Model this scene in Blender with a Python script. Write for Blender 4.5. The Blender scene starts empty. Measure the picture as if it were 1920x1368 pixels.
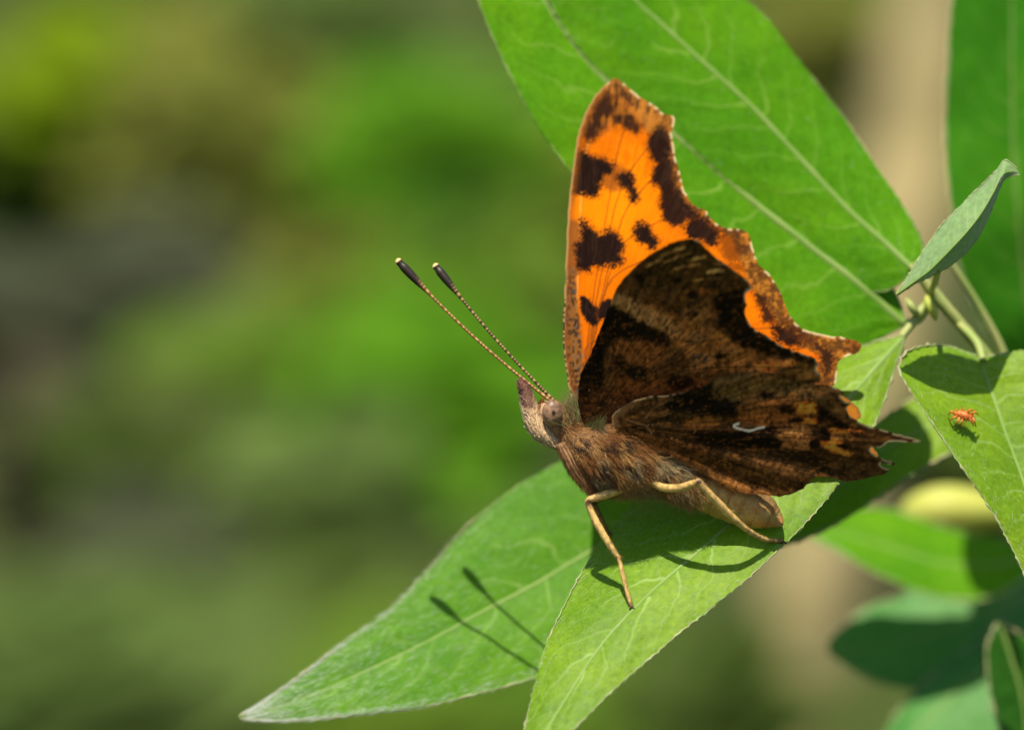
import bpy, math, random
import numpy as np
from mathutils import Vector, Matrix

random.seed(7)
RNG = np.random.default_rng(11)
SC = bpy.context.scene
COL = SC.collection

# ------------------------------------------------------------------ camera, sky, sun, exposure
# 1 Blender unit = 1 cm.  The lens looks along +Y; the focal plane is y = 0.
D = 32.0                       # lens to focal plane
S = 7.2 / 1920.0               # cm for one photograph pixel in the focal plane
cam_d = bpy.data.cameras.new('camera')
cam = bpy.data.objects.new('camera', cam_d); COL.objects.link(cam)
cam.location = (0, -D, 0); cam.rotation_euler = (math.radians(90), 0, 0)
cam_d.sensor_width = 36; cam_d.lens = 160
cam_d.clip_start = 0.5; cam_d.clip_end = 200000
cam_d.dof.use_dof = True
cam_d.dof.focus_distance = D - 0.05
cam_d.dof.aperture_fstop = 0.16 / 0.92      # entrance pupil about 9 mm
cam_d.dof.aperture_blades = 0
SC.camera = cam

TO_SUN = Vector((-0.09, -0.48, 1.0)).normalized()
world = bpy.data.worlds.new('World'); SC.world = world; world.use_nodes = True
wn = world.node_tree.nodes; wl = world.node_tree.links; wn.clear()
sky = wn.new('ShaderNodeTexSky'); sky.sky_type = 'NISHITA'; sky.sun_disc = False
sky.sun_elevation = math.asin(TO_SUN.z); sky.sun_rotation = math.atan2(TO_SUN.x, TO_SUN.y)
bgn = wn.new('ShaderNodeBackground'); bgn.inputs['Strength'].default_value = 0.085
wo = wn.new('ShaderNodeOutputWorld')
wl.new(sky.outputs[0], bgn.inputs[0]); wl.new(bgn.outputs[0], wo.inputs[0])
sun_d = bpy.data.lights.new('sun', 'SUN'); sun_d.energy = 5.0; sun_d.angle = math.radians(0.53)
sun_d.color = (1.0, 0.92, 0.74)
sun = bpy.data.objects.new('sun', sun_d); COL.objects.link(sun)
sun.location = (-20, -80, 160)
sun.rotation_euler = TO_SUN.to_track_quat('Z', 'Y').to_euler()
SC.view_settings.view_transform = 'Standard'; SC.view_settings.look = 'None'
SC.view_settings.exposure = 0.68; SC.view_settings.gamma = 1.0
SC.view_settings.use_curve_mapping = False
SC.render.engine = 'CYCLES'
SC.cycles.use_denoising = True
try: SC.cycles.denoiser = 'OPENIMAGEDENOISE'
except Exception: pass
SC.cycles.max_bounces = 8; SC.cycles.transparent_max_bounces = 8
SC.cycles.sample_clamp_indirect = 6

# ------------------------------------------------------------------ helpers
def P(px, py, y):
    """a photograph pixel at depth y (cm behind the focal plane) as a world point"""
    k = S * (D + y) / D
    return Vector(((px - 960) * k, y, (684 - py) * k))
def PA(px, py, y):
    k = S * (D + y) / D
    return np.stack([(px - 960) * k, y + 0 * px, (684 - py) * k], 1)

def smooth(a, b, x):
    t = np.clip((x - a) / (b - a), 0, 1); return t * t * (3 - 2 * t)

_T = RNG.random((256, 256))
def vnoise(x, y):
    xi = np.floor(x).astype(int); yi = np.floor(y).astype(int)
    fx = x - xi; fy = y - yi
    fx = fx * fx * (3 - 2 * fx); fy = fy * fy * (3 - 2 * fy)
    a = _T[xi % 256, yi % 256]; b = _T[(xi + 1) % 256, yi % 256]
    c = _T[xi % 256, (yi + 1) % 256]; d = _T[(xi + 1) % 256, (yi + 1) % 256]
    return (a * (1 - fx) + b * fx) * (1 - fy) + (c * (1 - fx) + d * fx) * fy
def fbm(x, y, o=4):
    r = 0; a = 0.5; s = 0
    for i in range(o):
        r = r + a * vnoise(x + 17.3 * i, y + 9.1 * i); s += a
        x = x * 2.03; y = y * 2.03; a *= 0.5
    return r / s

def catmull(pts, n, closed=False):
    p = np.array(pts, float); N = len(p); out = []
    rng = range(N) if closed else range(N - 1)
    for i in rng:
        if closed: a, b, c, d = p[(i - 1) % N], p[i], p[(i + 1) % N], p[(i + 2) % N]
        else: a, b, c, d = p[max(i - 1, 0)], p[i], p[i + 1], p[min(i + 2, N - 1)]
        for k in range(n):
            t = k / n
            out.append(0.5 * ((2 * b) + (c - a) * t + (2 * a - 5 * b + 4 * c - d) * t * t + (3 * b - a - 3 * c + d) * t ** 3))
    if not closed: out.append(p[-1])
    return np.array(out)
def resample(curve, n):
    """n points evenly spaced along a polyline"""
    seg = np.linalg.norm(np.diff(curve, axis=0), axis=1); s = np.r_[0, np.cumsum(seg)]
    t = np.linspace(0, s[-1], n)
    return np.stack([np.interp(t, s, curve[:, k]) for k in range(curve.shape[1])], 1)

def mesh_obj(name, verts, faces, mat, parent=None, col=None, uv=None, smooth_shade=True):
    me = bpy.data.meshes.new(name)
    v = np.asarray(verts, np.float32)
    if isinstance(faces, np.ndarray):
        nf, k = faces.shape
        me.vertices.add(len(v)); me.vertices.foreach_set('co', v.ravel())
        me.loops.add(nf * k); me.loops.foreach_set('vertex_index', faces.astype(np.int32).ravel())
        me.polygons.add(nf); me.polygons.foreach_set('loop_start', np.arange(0, nf * k, k, dtype=np.int32))
        me.update(calc_edges=True)
    else:
        me.from_pydata([tuple(map(float, a)) for a in v], [], faces); me.update()
    if smooth_shade: me.polygons.foreach_set('use_smooth', np.ones(len(me.polygons), bool))
    if col is not None:
        at = me.color_attributes.new('Col', 'FLOAT_COLOR', 'POINT')
        c = np.ones((len(v), 4), np.float32); c[:, :3] = col
        at.data.foreach_set('color', c.ravel())
    if uv is not None:
        u = me.uv_layers.new(name='UVMap')
        li = np.empty(len(me.loops), np.int32); me.loops.foreach_get('vertex_index', li)
        u.data.foreach_set('uv', np.asarray(uv, np.float32)[li].ravel())
    me.materials.append(mat)
    o = bpy.data.objects.new(name, me); COL.objects.link(o)
    if parent is not None:
        o.parent = parent
        o.matrix_parent_inverse = Matrix.Translation(-Vector(parent.location)) if parent.parent is None else Matrix()
    return o
def thing(name, label, cat, loc=(0, 0, 0), group=None):
    o = bpy.data.objects.new(name, None); COL.objects.link(o); o.location = loc
    o.empty_display_size = 0.2
    return tag(o, label, cat, group)
def tag(o, label, cat, group=None):
    o['label'] = label; o['category'] = cat
    if group: o['group'] = group
    return o

def loft(path, nring=16, colfn=None, nsub=4, cap=True):
    """tube through (px, py, y, r_in_picture_px, r_in_depth_px); returns verts, faces, colours"""
    c = catmull(path, nsub)
    pts = np.array([P(a[0], a[1], a[2]) for a in c]); n = len(pts)
    tan = np.gradient(pts, axis=0); tan /= np.linalg.norm(tan, axis=1)[:, None] + 1e-12
    dep = np.tile(np.array([0, 1.0, 0]), (n, 1))
    n1 = np.cross(dep, tan)
    ln = np.linalg.norm(n1, axis=1)[:, None]; n1 = n1 / np.maximum(ln, 1e-6)
    n2 = np.cross(tan, n1)
    th = np.linspace(0, 2 * np.pi, nring, endpoint=False)
    r1 = np.maximum(c[:, 3], 0.3) * S; r2 = np.maximum(c[:, 4], 0.3) * S
    v = pts[:, None, :] + n1[:, None, :] * (r1[:, None] * np.cos(th))[:, :, None] + n2[:, None, :] * (r2[:, None] * np.sin(th))[:, :, None]
    verts = v.reshape(-1, 3); faces = []
    for i in range(n - 1):
        for j in range(nring):
            k = (j + 1) % nring
            faces.append((i * nring + j, i * nring + k, (i + 1) * nring + k, (i + 1) * nring + j))
    if cap:
        faces.append(tuple(range(nring - 1, -1, -1))); faces.append(tuple((n - 1) * nring + j for j in range(nring)))
    t = np.repeat(np.linspace(0, 1, n), nring); a = np.tile(th, n)
    px = verts[:, 0] / (S * (D + verts[:, 1]) / D) + 960; py = 684 - verts[:, 2] / (S * (D + verts[:, 1]) / D)
    col = colfn(t, a, px, py) if colfn else None
    return verts, faces, col

def strands(roots, dirs, lens, rad, cols, bend, nseg=3):
    """thin three-sided tapered hairs as one mesh; bend pulls the tips along a vector"""
    n = len(roots); roots = np.asarray(roots); dirs = np.asarray(dirs)
    dirs = dirs / (np.linalg.norm(dirs, axis=1)[:, None] + 1e-9)
    ref = np.where(np.abs(dirs[:, 2:3]) > 0.9, np.array([[1.0, 0, 0]]), np.array([[0, 0, 1.0]]))
    a = np.cross(dirs, ref); a /= np.linalg.norm(a, axis=1)[:, None] + 1e-9
    b = np.cross(dirs, a)
    V = []
    for k in range(nseg + 1):
        t = k / nseg
        c = roots + dirs * (lens * t)[:, None] + bend * (lens * t * t)[:, None]
        r = rad * (1 - 0.85 * t)
        for j in range(3):
            q = 2 * math.pi * j / 3
            V.append(c + (a * math.cos(q) + b * math.sin(q)) * np.reshape(r, (-1, 1)))
    V = np.stack(V, 1); m = 3 * (nseg + 1)
    f = []
    for k in range(nseg):
        for j in range(3):
            l = (j + 1) % 3
            f.append((k * 3 + j, k * 3 + l, (k + 1) * 3 + l, (k + 1) * 3 + j))
    F = (np.array(f)[None] + (np.arange(n) * m)[:, None, None]).reshape(-1, 4)
    C = np.repeat(cols, m, axis=0)
    return V.reshape(-1, 3), F, C

# ------------------------------------------------------------------ materials
def new_mat(name):
    m = bpy.data.materials.new(name); m.use_nodes = True
    nt = m.node_tree; nt.nodes.clear()
    out = nt.nodes.new('ShaderNodeOutputMaterial')
    return m, nt, out
class N:
    """small node helper"""
    def __init__(s, nt): s.nt = nt
    def __call__(s, kind, **kw):
        n = s.nt.nodes.new(kind)
        for k, v in kw.items():
            if k.startswith('i_'):
                n.inputs[k[2:].replace('_', ' ')].default_value = v
            else: setattr(n, k, v)
        return n
    def link(s, a, b): s.nt.links.new(a, b)
    def math(s, op, a, b=None, c=None, clamp=False):
        n = s.nt.nodes.new('ShaderNodeMath'); n.operation = op; n.use_clamp = clamp
        for i, v in enumerate((a, b, c)):
            if v is None: continue
            if isinstance(v, (int, float)): n.inputs[i].default_value = v
            else: s.nt.links.new(v, n.inputs[i])
        return n.outputs[0]
    def mix(s, fac, a, b, blend='MIX'):
        n = s.nt.nodes.new('ShaderNodeMix'); n.data_type = 'RGBA'; n.blend_type = blend
        for key, v in ((0, fac), (6, a), (7, b)):
            if isinstance(v, (int, float)): n.inputs[key].default_value = v
            elif isinstance(v, tuple): n.inputs[key].default_value = (*v, 1) if len(v) == 3 else v
            else: s.nt.links.new(v, n.inputs[key])
        return n.outputs[2]

def attr_mat(name, rough=0.6, spec=0.3, transl=0.0, noise=150.0, namp=0.35, bump=0.0, sheen=0.0, bdist=0.003):
    m, nt, out = new_mat(name); g = N(nt)
    at = g('ShaderNodeAttribute', attribute_name='Col')
    tc = g('ShaderNodeTexCoord')
    no = g('ShaderNodeTexNoise', i_Scale=noise, i_Detail=2.0); g.link(tc.outputs['Object'], no.inputs['Vector'])
    f = g.math('MULTIPLY_ADD', no.outputs['Fac'], 2 * namp, 1 - namp)
    cc = g('ShaderNodeCombineColor')
    for i in range(3): g.link(f, cc.inputs[i])
    c = g.mix(1.0, at.outputs['Color'], cc.outputs[0], 'MULTIPLY')
    b = g('ShaderNodeBsdfPrincipled'); g.link(c, b.inputs['Base Color'])
    b.inputs['Roughness'].default_value = rough; b.inputs['Specular IOR Level'].default_value = spec
    b.inputs['Sheen Weight'].default_value = sheen
    if bump:
        bp = g('ShaderNodeBump', i_Strength=bump, i_Distance=bdist); g.link(no.outputs['Fac'], bp.inputs['Height'])
        g.link(bp.outputs[0], b.inputs['Normal'])
    sh = b.outputs[0]
    if transl:
        t = g('ShaderNodeBsdfTranslucent'); g.link(c, t.inputs[0])
        mx = g('ShaderNodeMixShader', i_Fac=transl); g.link(sh, mx.inputs[1]); g.link(t.outputs[0], mx.inputs[2]); sh = mx.outputs[0]
    g.link(sh, out.inputs[0])
    return m

def plain_mat(name, c1, c2, scale=6.0, rough=0.6, spec=0.3, transl=0.0, bump=0.0, bdist=0.01, detail=4.0):
    m, nt, out = new_mat(name); g = N(nt)
    tc = g('ShaderNodeTexCoord')
    no = g('ShaderNodeTexNoise', i_Scale=scale, i_Detail=detail); g.link(tc.outputs['Object'], no.inputs['Vector'])
    mr = g('ShaderNodeMapRange'); g.link(no.outputs['Fac'], mr.inputs['Value'])
    mr.inputs['From Min'].default_value = 0.32; mr.inputs['From Max'].default_value = 0.68
    c = g.mix(mr.outputs[0], c1, c2)
    b = g('ShaderNodeBsdfPrincipled'); g.link(c, b.inputs['Base Color'])
    b.inputs['Roughness'].default_value = rough; b.inputs['Specular IOR Level'].default_value = spec
    if bump:
        bp = g('ShaderNodeBump', i_Strength=bump, i_Distance=bdist); g.link(no.outputs['Fac'], bp.inputs['Height']); g.link(bp.outputs[0], b.inputs['Normal'])
    sh = b.outputs[0]
    if transl:
        t = g('ShaderNodeBsdfTranslucent'); g.link(c, t.inputs[0])
        mx = g('ShaderNodeMixShader', i_Fac=transl); g.link(sh, mx.inputs[1]); g.link(t.outputs[0], mx.inputs[2]); sh = mx.outputs[0]
    g.link(sh, out.inputs[0])
    return m

def leaf_mat(name, c_dark, c_light, vein, nveins=13.0, transl=0.22, tcol=(0.16, 0.42, 0.02), rough=0.55, spec=0.16, silk=0.0, coat=0.0):
    """UV: u along the midrib 0..1, v = signed distance across (0 midrib, 1 margin), stored as 0.5+0.5v"""
    m, nt, out = new_mat(name); g = N(nt)
    uv = g('ShaderNodeUVMap', uv_map='UVMap'); sp = g('ShaderNodeSeparateXYZ'); g.link(uv.outputs[0], sp.inputs[0])
    u = sp.outputs[0]; v = g.math('MULTIPLY_ADD', sp.outputs[1], 2.0, -1.0); a = g.math('ABSOLUTE', v)
    tc = g('ShaderNodeTexCoord')
    nz = g('ShaderNodeTexNoise', i_Scale=2.2, i_Detail=3.0); g.link(tc.outputs['Object'], nz.inputs['Vector'])
    wob = g.math('MULTIPLY_ADD', nz.outputs['Fac'], 1.8, -0.9)
    sgn = g.math('MULTIPLY', g.math('SIGN', v), 0.25)
    ph = g.math('ADD', g.math('ADD', g.math('MULTIPLY_ADD', g.math('POWER', a, 1.25), -2.1, wob), g.math('MULTIPLY', u, nveins)), sgn)
    fr = g.math('ABSOLUTE', g.math('SUBTRACT', g.math('FRACT', ph), 0.5))
    sv = g.math('SUBTRACT', 1.0, g.math('DIVIDE', fr, 0.075), clamp=True)              # secondary veins
    sv = g.math('MULTIPLY', g.math('MULTIPLY', sv, g.math('SUBTRACT', 1.05, a, clamp=True)), g.math('MULTIPLY_ADD', nz.outputs['Fac'], 2.6, -0.55, clamp=True))
    vo = g('ShaderNodeTexVoronoi', feature='DISTANCE_TO_EDGE', i_Scale=30.0); g.link(tc.outputs['Object'], vo.inputs['Vector'])
    ret = g.math('SUBTRACT', 1.0, g.math('DIVIDE', vo.outputs[0], 0.07), clamp=True)   # fine net
    fine = g('ShaderNodeTexNoise', i_Scale=26.0, i_Detail=4.0); g.link(tc.outputs['Object'], fine.inputs['Vector'])
    blot = g('ShaderNodeTexNoise', i_Scale=1.1, i_Detail=4.0, i_Roughness=0.6); g.link(tc.outputs['Object'], blot.inputs['Vector'])
    mr = g('ShaderNodeMapRange'); g.link(blot.outputs['Fac'], mr.inputs['Value']); mr.inputs['From Min'].default_value = 0.35; mr.inputs['From Max'].default_value = 0.65
    base = g.mix(mr.outputs[0], c_dark, c_light)
    ff = g.math('MULTIPLY_ADD', fine.outputs['Fac'], 0.9, 0.55)
    cc = g('ShaderNodeCombineColor')
    for i in range(3): g.link(ff, cc.inputs[i])
    base = g.mix(1.0, base, cc.outputs[0], 'MULTIPLY')
    base = g.mix(g.math('MULTIPLY', ret, 0.26), base, vein)
    base = g.mix(g.math('MULTIPLY', sv, 0.85, clamp=True), base, vein)
    bl = g('ShaderNodeTexNoise', i_Scale=5.5, i_Detail=5.0, i_Roughness=0.7); g.link(tc.outputs['Object'], bl.inputs['Vector'])
    blm = g.math('MULTIPLY', g.math('SUBTRACT', bl.outputs['Fac'], 0.70, clamp=True), 7.0, clamp=True)
    base = g.mix(g.math('MULTIPLY', blm, 0.7), base, (0.24, 0.24, 0.05))
    h = g.math('ADD', g.math('ADD', g.math('MULTIPLY', sv, 0.5), g.math('MULTIPLY', ret, 0.25)), g.math('MULTIPLY', fine.outputs['Fac'], 0.5))
    bp = g('ShaderNodeBump', i_Strength=0.5, i_Distance=0.004); g.link(h, bp.inputs['Height'])
    b = g('ShaderNodeBsdfPrincipled'); g.link(base, b.inputs['Base Color']); g.link(bp.outputs[0], b.inputs['Normal'])
    b.inputs['Roughness'].default_value = rough; b.inputs['Specular IOR Level'].default_value = spec
    b.inputs['Sheen Weight'].default_value = silk; b.inputs['Sheen Roughness'].default_value = 0.45
    b.inputs['Sheen Tint'].default_value = (0.85, 0.95, 1.0, 1)
    t = g('ShaderNodeBsdfTranslucent')
    tc2 = g.mix(g.math('MULTIPLY', sv, 0.4), tcol, (tcol[0] * 0.6, tcol[1] * 0.6, tcol[2] * 0.6)); g.link(tc2, t.inputs[0])
    mx = g('ShaderNodeMixShader', i_Fac=transl); g.link(b.outputs[0], mx.inputs[1]); g.link(t.outputs[0], mx.inputs[2])
    g.link(mx.outputs[0], out.inputs[0])
    return m

M = {}
M['leaf_fresh'] = leaf_mat('fresh_leaf', (0.092, 0.195, 0.005), (0.162, 0.27, 0.005), (0.28, 0.40, 0.12), spec=0.14, silk=0.02, rough=0.5)
M['leaf_mid'] = leaf_mat('mid_green_leaf', (0.050, 0.185, 0.003), (0.092, 0.245, 0.003), (0.20, 0.34, 0.05), spec=0.03)
M['leaf_silky'] = leaf_mat('silky_leaf', (0.050, 0.17, 0.004), (0.088, 0.22, 0.005), (0.20, 0.34, 0.07), silk=0.02, spec=0.10)
M['leaf_deep'] = leaf_mat('deep_green_leaf', (0.03, 0.18, 0.006), (0.05, 0.22, 0.006), (0.14, 0.28, 0.04), spec=0.08)
M['leaf_blue'] = leaf_mat('blue_green_leaf', (0.042, 0.18, 0.028), (0.07, 0.235, 0.034), (0.13, 0.25, 0.08), tcol=(0.06, 0.28, 0.02), silk=0.10, spec=0.3)
M['leaf_pale'] = leaf_mat('pale_young_leaf', (0.14, 0.25, 0.09), (0.19, 0.31, 0.11), (0.32, 0.40, 0.22), silk=0.5, tcol=(0.2, 0.4, 0.06))
M['leaf_dark'] = leaf_mat('dark_leaf', (0.014, 0.075, 0.005), (0.024, 0.10, 0.007), (0.06, 0.16, 0.02), tcol=(0.03, 0.15, 0.01), spec=0.1)
M['rib'] = plain_mat('pale_midrib', (0.17, 0.30, 0.055), (0.24, 0.34, 0.09), 4, 0.5, 0.2, 0.2)
M['rim'] = plain_mat('leaf_margin', (0.26, 0.34, 0.14), (0.27, 0.23, 0.12), 9, 0.5, 0.4)
M['rim_green'] = plain_mat('green_leaf_margin', (0.20, 0.30, 0.07), (0.24, 0.26, 0.10), 9, 0.5, 0.3)
M['stem'] = plain_mat('green_stem', (0.22, 0.30, 0.07), (0.34, 0.34, 0.12), 3, 0.5, 0.35, bump=0.3)
M['bud'] = plain_mat('yellow_bud', (0.36, 0.46, 0.05), (0.55, 0.54, 0.12), 0.9, 0.5, 0.3, 0.25)
M['silk'] = plain_mat('silky_leaf_hair', (0.6, 0.65, 0.6), (0.75, 0.78, 0.74), 3, 0.4, 0.5, 0.2)

# ------------------------------------------------------------------ ground rising into a bank behind the plants
def build_ground():
    xs = np.r_[-60000, -8000, -1500, np.linspace(-260, 260, 105), 1500, 8000, 60000]
    ys = np.r_[-60000, -8000, -1200, np.linspace(-200, 120, 33), np.linspace(124, 230, 54), 300, 600, 2000, 9000, 60000]
    X, Y = np.meshgrid(xs, ys)
    r = smooth(118, 190, Y + 8 * np.sin(X / 23.0))
    Z = -32 + 78 * r + (fbm(X / 14 + 50, Y / 14 + 50, 4) - 0.5) * 9 * ((np.abs(X) < 300) & (Y > -250) & (Y < 300))
    nx = len(xs); ny = len(ys)
    i, j = np.meshgrid(np.arange(nx - 1), np.arange(ny - 1))
    q = (j * nx + i).ravel()
    F = np.stack([q, q + 1, q + nx + 1, q + nx], 1)
    m, nt, out = new_mat('mossy_earth'); g = N(nt)
    tc = g('ShaderNodeTexCoord')
    a = g('ShaderNodeTexNoise', i_Scale=0.085, i_Detail=3.0); g.link(tc.outputs['Object'], a.inputs['Vector'])
    b2 = g('ShaderNodeTexNoise', i_Scale=0.35, i_Detail=5.0); g.link(tc.outputs['Object'], b2.inputs['Vector'])
    mr = g('ShaderNodeMapRange'); g.link(a.outputs['Fac'], mr.inputs['Value']); mr.inputs['From Min'].default_value = 0.34; mr.inputs['From Max'].default_value = 0.54
    c1 = g.mix(b2.outputs['Fac'], (0.034, 0.036, 0.026), (0.058, 0.058, 0.042))
    c2 = g.mix(b2.outputs['Fac'], (0.030, 0.048, 0.010), (0.052, 0.078, 0.017))
    c = g.mix(mr.outputs[0], c1, c2)
    b = g('ShaderNodeBsdfPrincipled', i_Roughness=0.95, i_Specular_IOR_Level=0.05); g.link(c, b.inputs['Base Color'])
    bp = g('ShaderNodeBump', i_Strength=0.8, i_Distance=1.0); g.link(b2.outputs['Fac'], bp.inputs['Height']); g.link(bp.outputs[0], b.inputs['Normal'])
    g.link(b.outputs[0], out.inputs[0])
    o = mesh_obj('ground', np.stack([X.ravel(), Y.ravel(), Z.ravel()], 1), F, m)
    o['kind'] = 'structure'
build_ground()

# ------------------------------------------------------------------ out-of-focus plants in front of the bank
LEAFC = {
    'yellow': ((0.16, 0.255, 0.006), (0.21, 0.31, 0.009)),
    'bright': ((0.08, 0.225, 0.009), (0.118, 0.285, 0.013)),
    'mid': ((0.085, 0.165, 0.016), (0.125, 0.21, 0.022)),
    'olive': ((0.14, 0.165, 0.026), (0.19, 0.205, 0.04)),
    'grey': ((0.088, 0.145, 0.032), (0.128, 0.19, 0.05)),
    'dark': ((0.012, 0.06, 0.006), (0.025, 0.085, 0.01)),
    'dull': ((0.05, 0.085, 0.015), (0.08, 0.12, 0.024)),
    'shade': ((0.056, 0.068, 0.038), (0.082, 0.092, 0.052)),  # dark leaf colour standing in for shaded gaps among the plants
    'brown': ((0.075, 0.068, 0.04), (0.11, 0.096, 0.056)),
}
for k, (a, b) in LEAFC.items():
    M['bg_' + k] = plain_mat('far_leaf_' + k, a, b, 0.35, 0.7, 0.06, 0.42)
M['bg_stem'] = plain_mat('far_stem', (0.10, 0.12, 0.04), (0.16, 0.15, 0.06), 0.6, 0.8, 0.2)
def bg_leaf(c, d, up, L, W):
    """a folded, arched lanceolate leaf: 3 x 7 grid"""
    d = d.normalized(); side = d.cross(up).normalized(); nrm = side.cross(d).normalized()
    V = []; F = []
    for i in range(7):
        t = i / 6; w = W * math.sin(math.pi * (0.06 + 0.94 * t) ** 0.8) * 0.5
        m_ = c + d * (L * t) - nrm * (L * 0.18 * t * t)
        V += [m_ - side * w + nrm * w * 0.25, m_, m_ + side * w + nrm * w * 0.25]
    for i in range(6):
        for j in range(2):
            q = i * 3 + j; F.append((q, q + 1, q + 4, q + 3))
    return V, F
def plant(name, label, px, py, rx, ry, y, key, n, L, ang=0.0, W=0.42):
    rnd = random.Random(int(px * 7 + py * 13))
    k = S * (D + y) / D
    c0 = P(px, py, y); base = Vector((c0.x + rnd.uniform(-3, 3), y + rnd.uniform(-2, 2), -31.0))
    root = thing(name, label, 'plant', base, 'blurred plants behind the butterfly')
    V = []; F = []; SV = []; SF = []
    ca, sa = math.cos(ang), math.sin(ang)
    for i in range(int(n * 1.5)):
        while True:
            u, v = rnd.uniform(-1, 1), rnd.uniform(-1, 1)
            if u * u + v * v < 1: break
        dx = (u * rx * ca - v * ry * sa) * k; dz = (u * rx * sa + v * ry * ca) * k
        c = c0 + Vector((dx, rnd.uniform(-1, 1) * min(rx, ry) * k * 0.8, dz))
        th = rnd.uniform(0, 2 * math.pi)
        d = Vector((math.cos(th), rnd.uniform(-0.6, 0.3), math.sin(th) * 0.7 + 0.1))
        up = Vector((rnd.uniform(-0.35, 0.35), -0.7 + rnd.uniform(-0.3, 0.3), 0.9))
        d = d - up.normalized() * d.dot(up.normalized()) * 0.6
        l = L * rnd.uniform(0.7, 1.2)
        lv, lf = bg_leaf(c - d.normalized() * l * 0.5, d, up, l, l * W)
        o = len(V); V += lv; F += [tuple(a + o for a in f) for f in lf]
    o = mesh_obj('foliage', [tuple(v) for v in V], F, M['bg_' + key], root); o['kind'] = 'stuff'
    top = c0 + Vector((0, 0.5, ry * k * 0.6)); pts = []
    for i in range(9):
        t = i / 8; pts.append(base.lerp(top, t) + Vector((math.sin(t * 4 + px) * 0.6, 0, 0)))
    ns = 6
    for i, p in enumerate(pts):
        r = 0.22 * (1 - 0.75 * i / 8)
        for j in range(ns):
            q = 2 * math.pi * j / ns; SV.append((p.x + r * math.cos(q), p.y + r * math.sin(q), p.z))
    for i in range(8):
        for j in range(ns):
            l = (j + 1) % ns; SF.append((i * ns + j, i * ns + l, (i + 1) * ns + l, (i + 1) * ns + j))
    mesh_obj('stem', SV, SF, M['bg_stem'], root)
PLANTS = [
 ('yellow_leaved_plant', 'blurred yellow-green leafy plant, brightest yellow of the background', 115, 165, 120, 95, 98, 'yellow', 46, 4.2, 0.2),
 ('dry_grass_tuft', 'blurred olive-tan leaning tuft beside the yellow-green plant', 395, 265, 75, 200, 96, 'olive', 40, 5.5, 0.35),
 ('grey_leaved_plant', 'blurred grey-green leafy plant above the bright green bush', 590, 20, 150, 75, 106, 'grey', 38, 4.5, 0.0),
 ('bright_bush', 'blurred bright green bush between the antenna tips and the big leaves', 800, 290, 150, 125, 92, 'bright', 64, 4.4, 0.3),
 ('dark_bush', 'blurred very dark green bush just above the antenna clubs', 880, 425, 60, 45, 86, 'dark', 26, 2.6, 0.2),
 ('low_bright_bush', 'blurred vivid green bush below the antennae, beside the snout', 770, 780, 170, 115, 74, 'bright', 66, 4.4, 0.4),
 ('spreading_plant', 'blurred mid green spreading plant under the antennae', 440, 740, 170, 95, 80, 'mid', 52, 5.0, 0.5),
 ('olive_bush', 'blurred olive green bush beside the orange wing edge', 990, 400, 70, 190, 92, 'olive', 42, 4.6, -0.1),
 ('antenna_side_plant', 'blurred mid green plant right behind the two antennae', 900, 600, 130, 120, 82, 'mid', 48, 4.4, 0.2),
 ('yellowish_plant', 'blurred dull yellow-green plant behind the antenna shafts', 640, 590, 120, 60, 86, 'olive', 34, 4.2, 0.3),
 ('pale_bush', 'blurred pale green rounded bush above the long pointed leaf', 590, 930, 85, 75, 68, 'grey', 34, 4.0, 0.0),
 ('brown_stalk_plant', 'blurred grey-brown withered plant among dark soil', 150, 930, 80, 170, 78, 'brown', 38, 5.0, -0.1),
 ('dull_plant', 'blurred dull green plant beside the withered brown one', 300, 880, 90, 90, 76, 'dull', 36, 4.4, 0.4),
 ('silvery_plant', 'blurred pale silvery-green low plant by the withered brown one', 70, 1250, 115, 75, 62, 'grey', 44, 4.4, 0.1),
 ('ground_plant', 'blurred grey-green creeping plant behind the long leaf tip', 320, 1310, 190, 60, 62, 'grey', 46, 5.0, 0.0),
 ('shadow_plant', 'blurred dark green plant left of the long pointed leaf', 520, 1180, 110, 70, 66, 'dull', 34, 4.4, 0.1),
 ('under_leaf_plant', 'blurred green plant below the long pointed leaf', 850, 1350, 190, 60, 56, 'mid', 40, 4.4, 0.0),
 ('shade_foliage', 'blurred dark grey foliage standing in for shade under the olive-tan leaning tuft', 265, 560, 90, 130, 90, 'shade', 26, 4.6, -0.2),
 ('shade_foliage_left', 'blurred dark grey-brown foliage standing in for shade left of the spreading plant', 70, 640, 80, 110, 84, 'shade', 34, 4.6, 0.1),
 ('shade_foliage_low', 'blurred dark brown foliage standing in for shade below the dull green plant', 250, 1090, 80, 70, 66, 'shade', 26, 4.0, 0.1),
 ('top_dark_plant', 'blurred dark olive plant hanging over the yellow-green plant', 260, 10, 170, 40, 110, 'dull', 34, 4.0, 0.0),
 ('corner_plant', 'blurred deep green plant below the yellow-green plant', 60, 330, 110, 70, 101, 'dull', 34, 4.8, 0.0),
 ('upper_olive_plant', 'blurred dark olive plant between the big upper leaf and the tan stem', 1520, 90, 60, 150, 100, 'olive', 26, 4.0, 0.1),
 ('lower_olive_plant', 'blurred olive green plant between the perch leaf and the tan stem', 1280, 1330, 90, 80, 60, 'dull', 30, 4.4, 0.0),
 ('far_green_plant', 'blurred green plant behind the tan stem and lower leaves', 1800, 900, 160, 160, 84, 'dull', 50, 5.0, 0.0),
]
for p in PLANTS: plant(*p)

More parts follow.
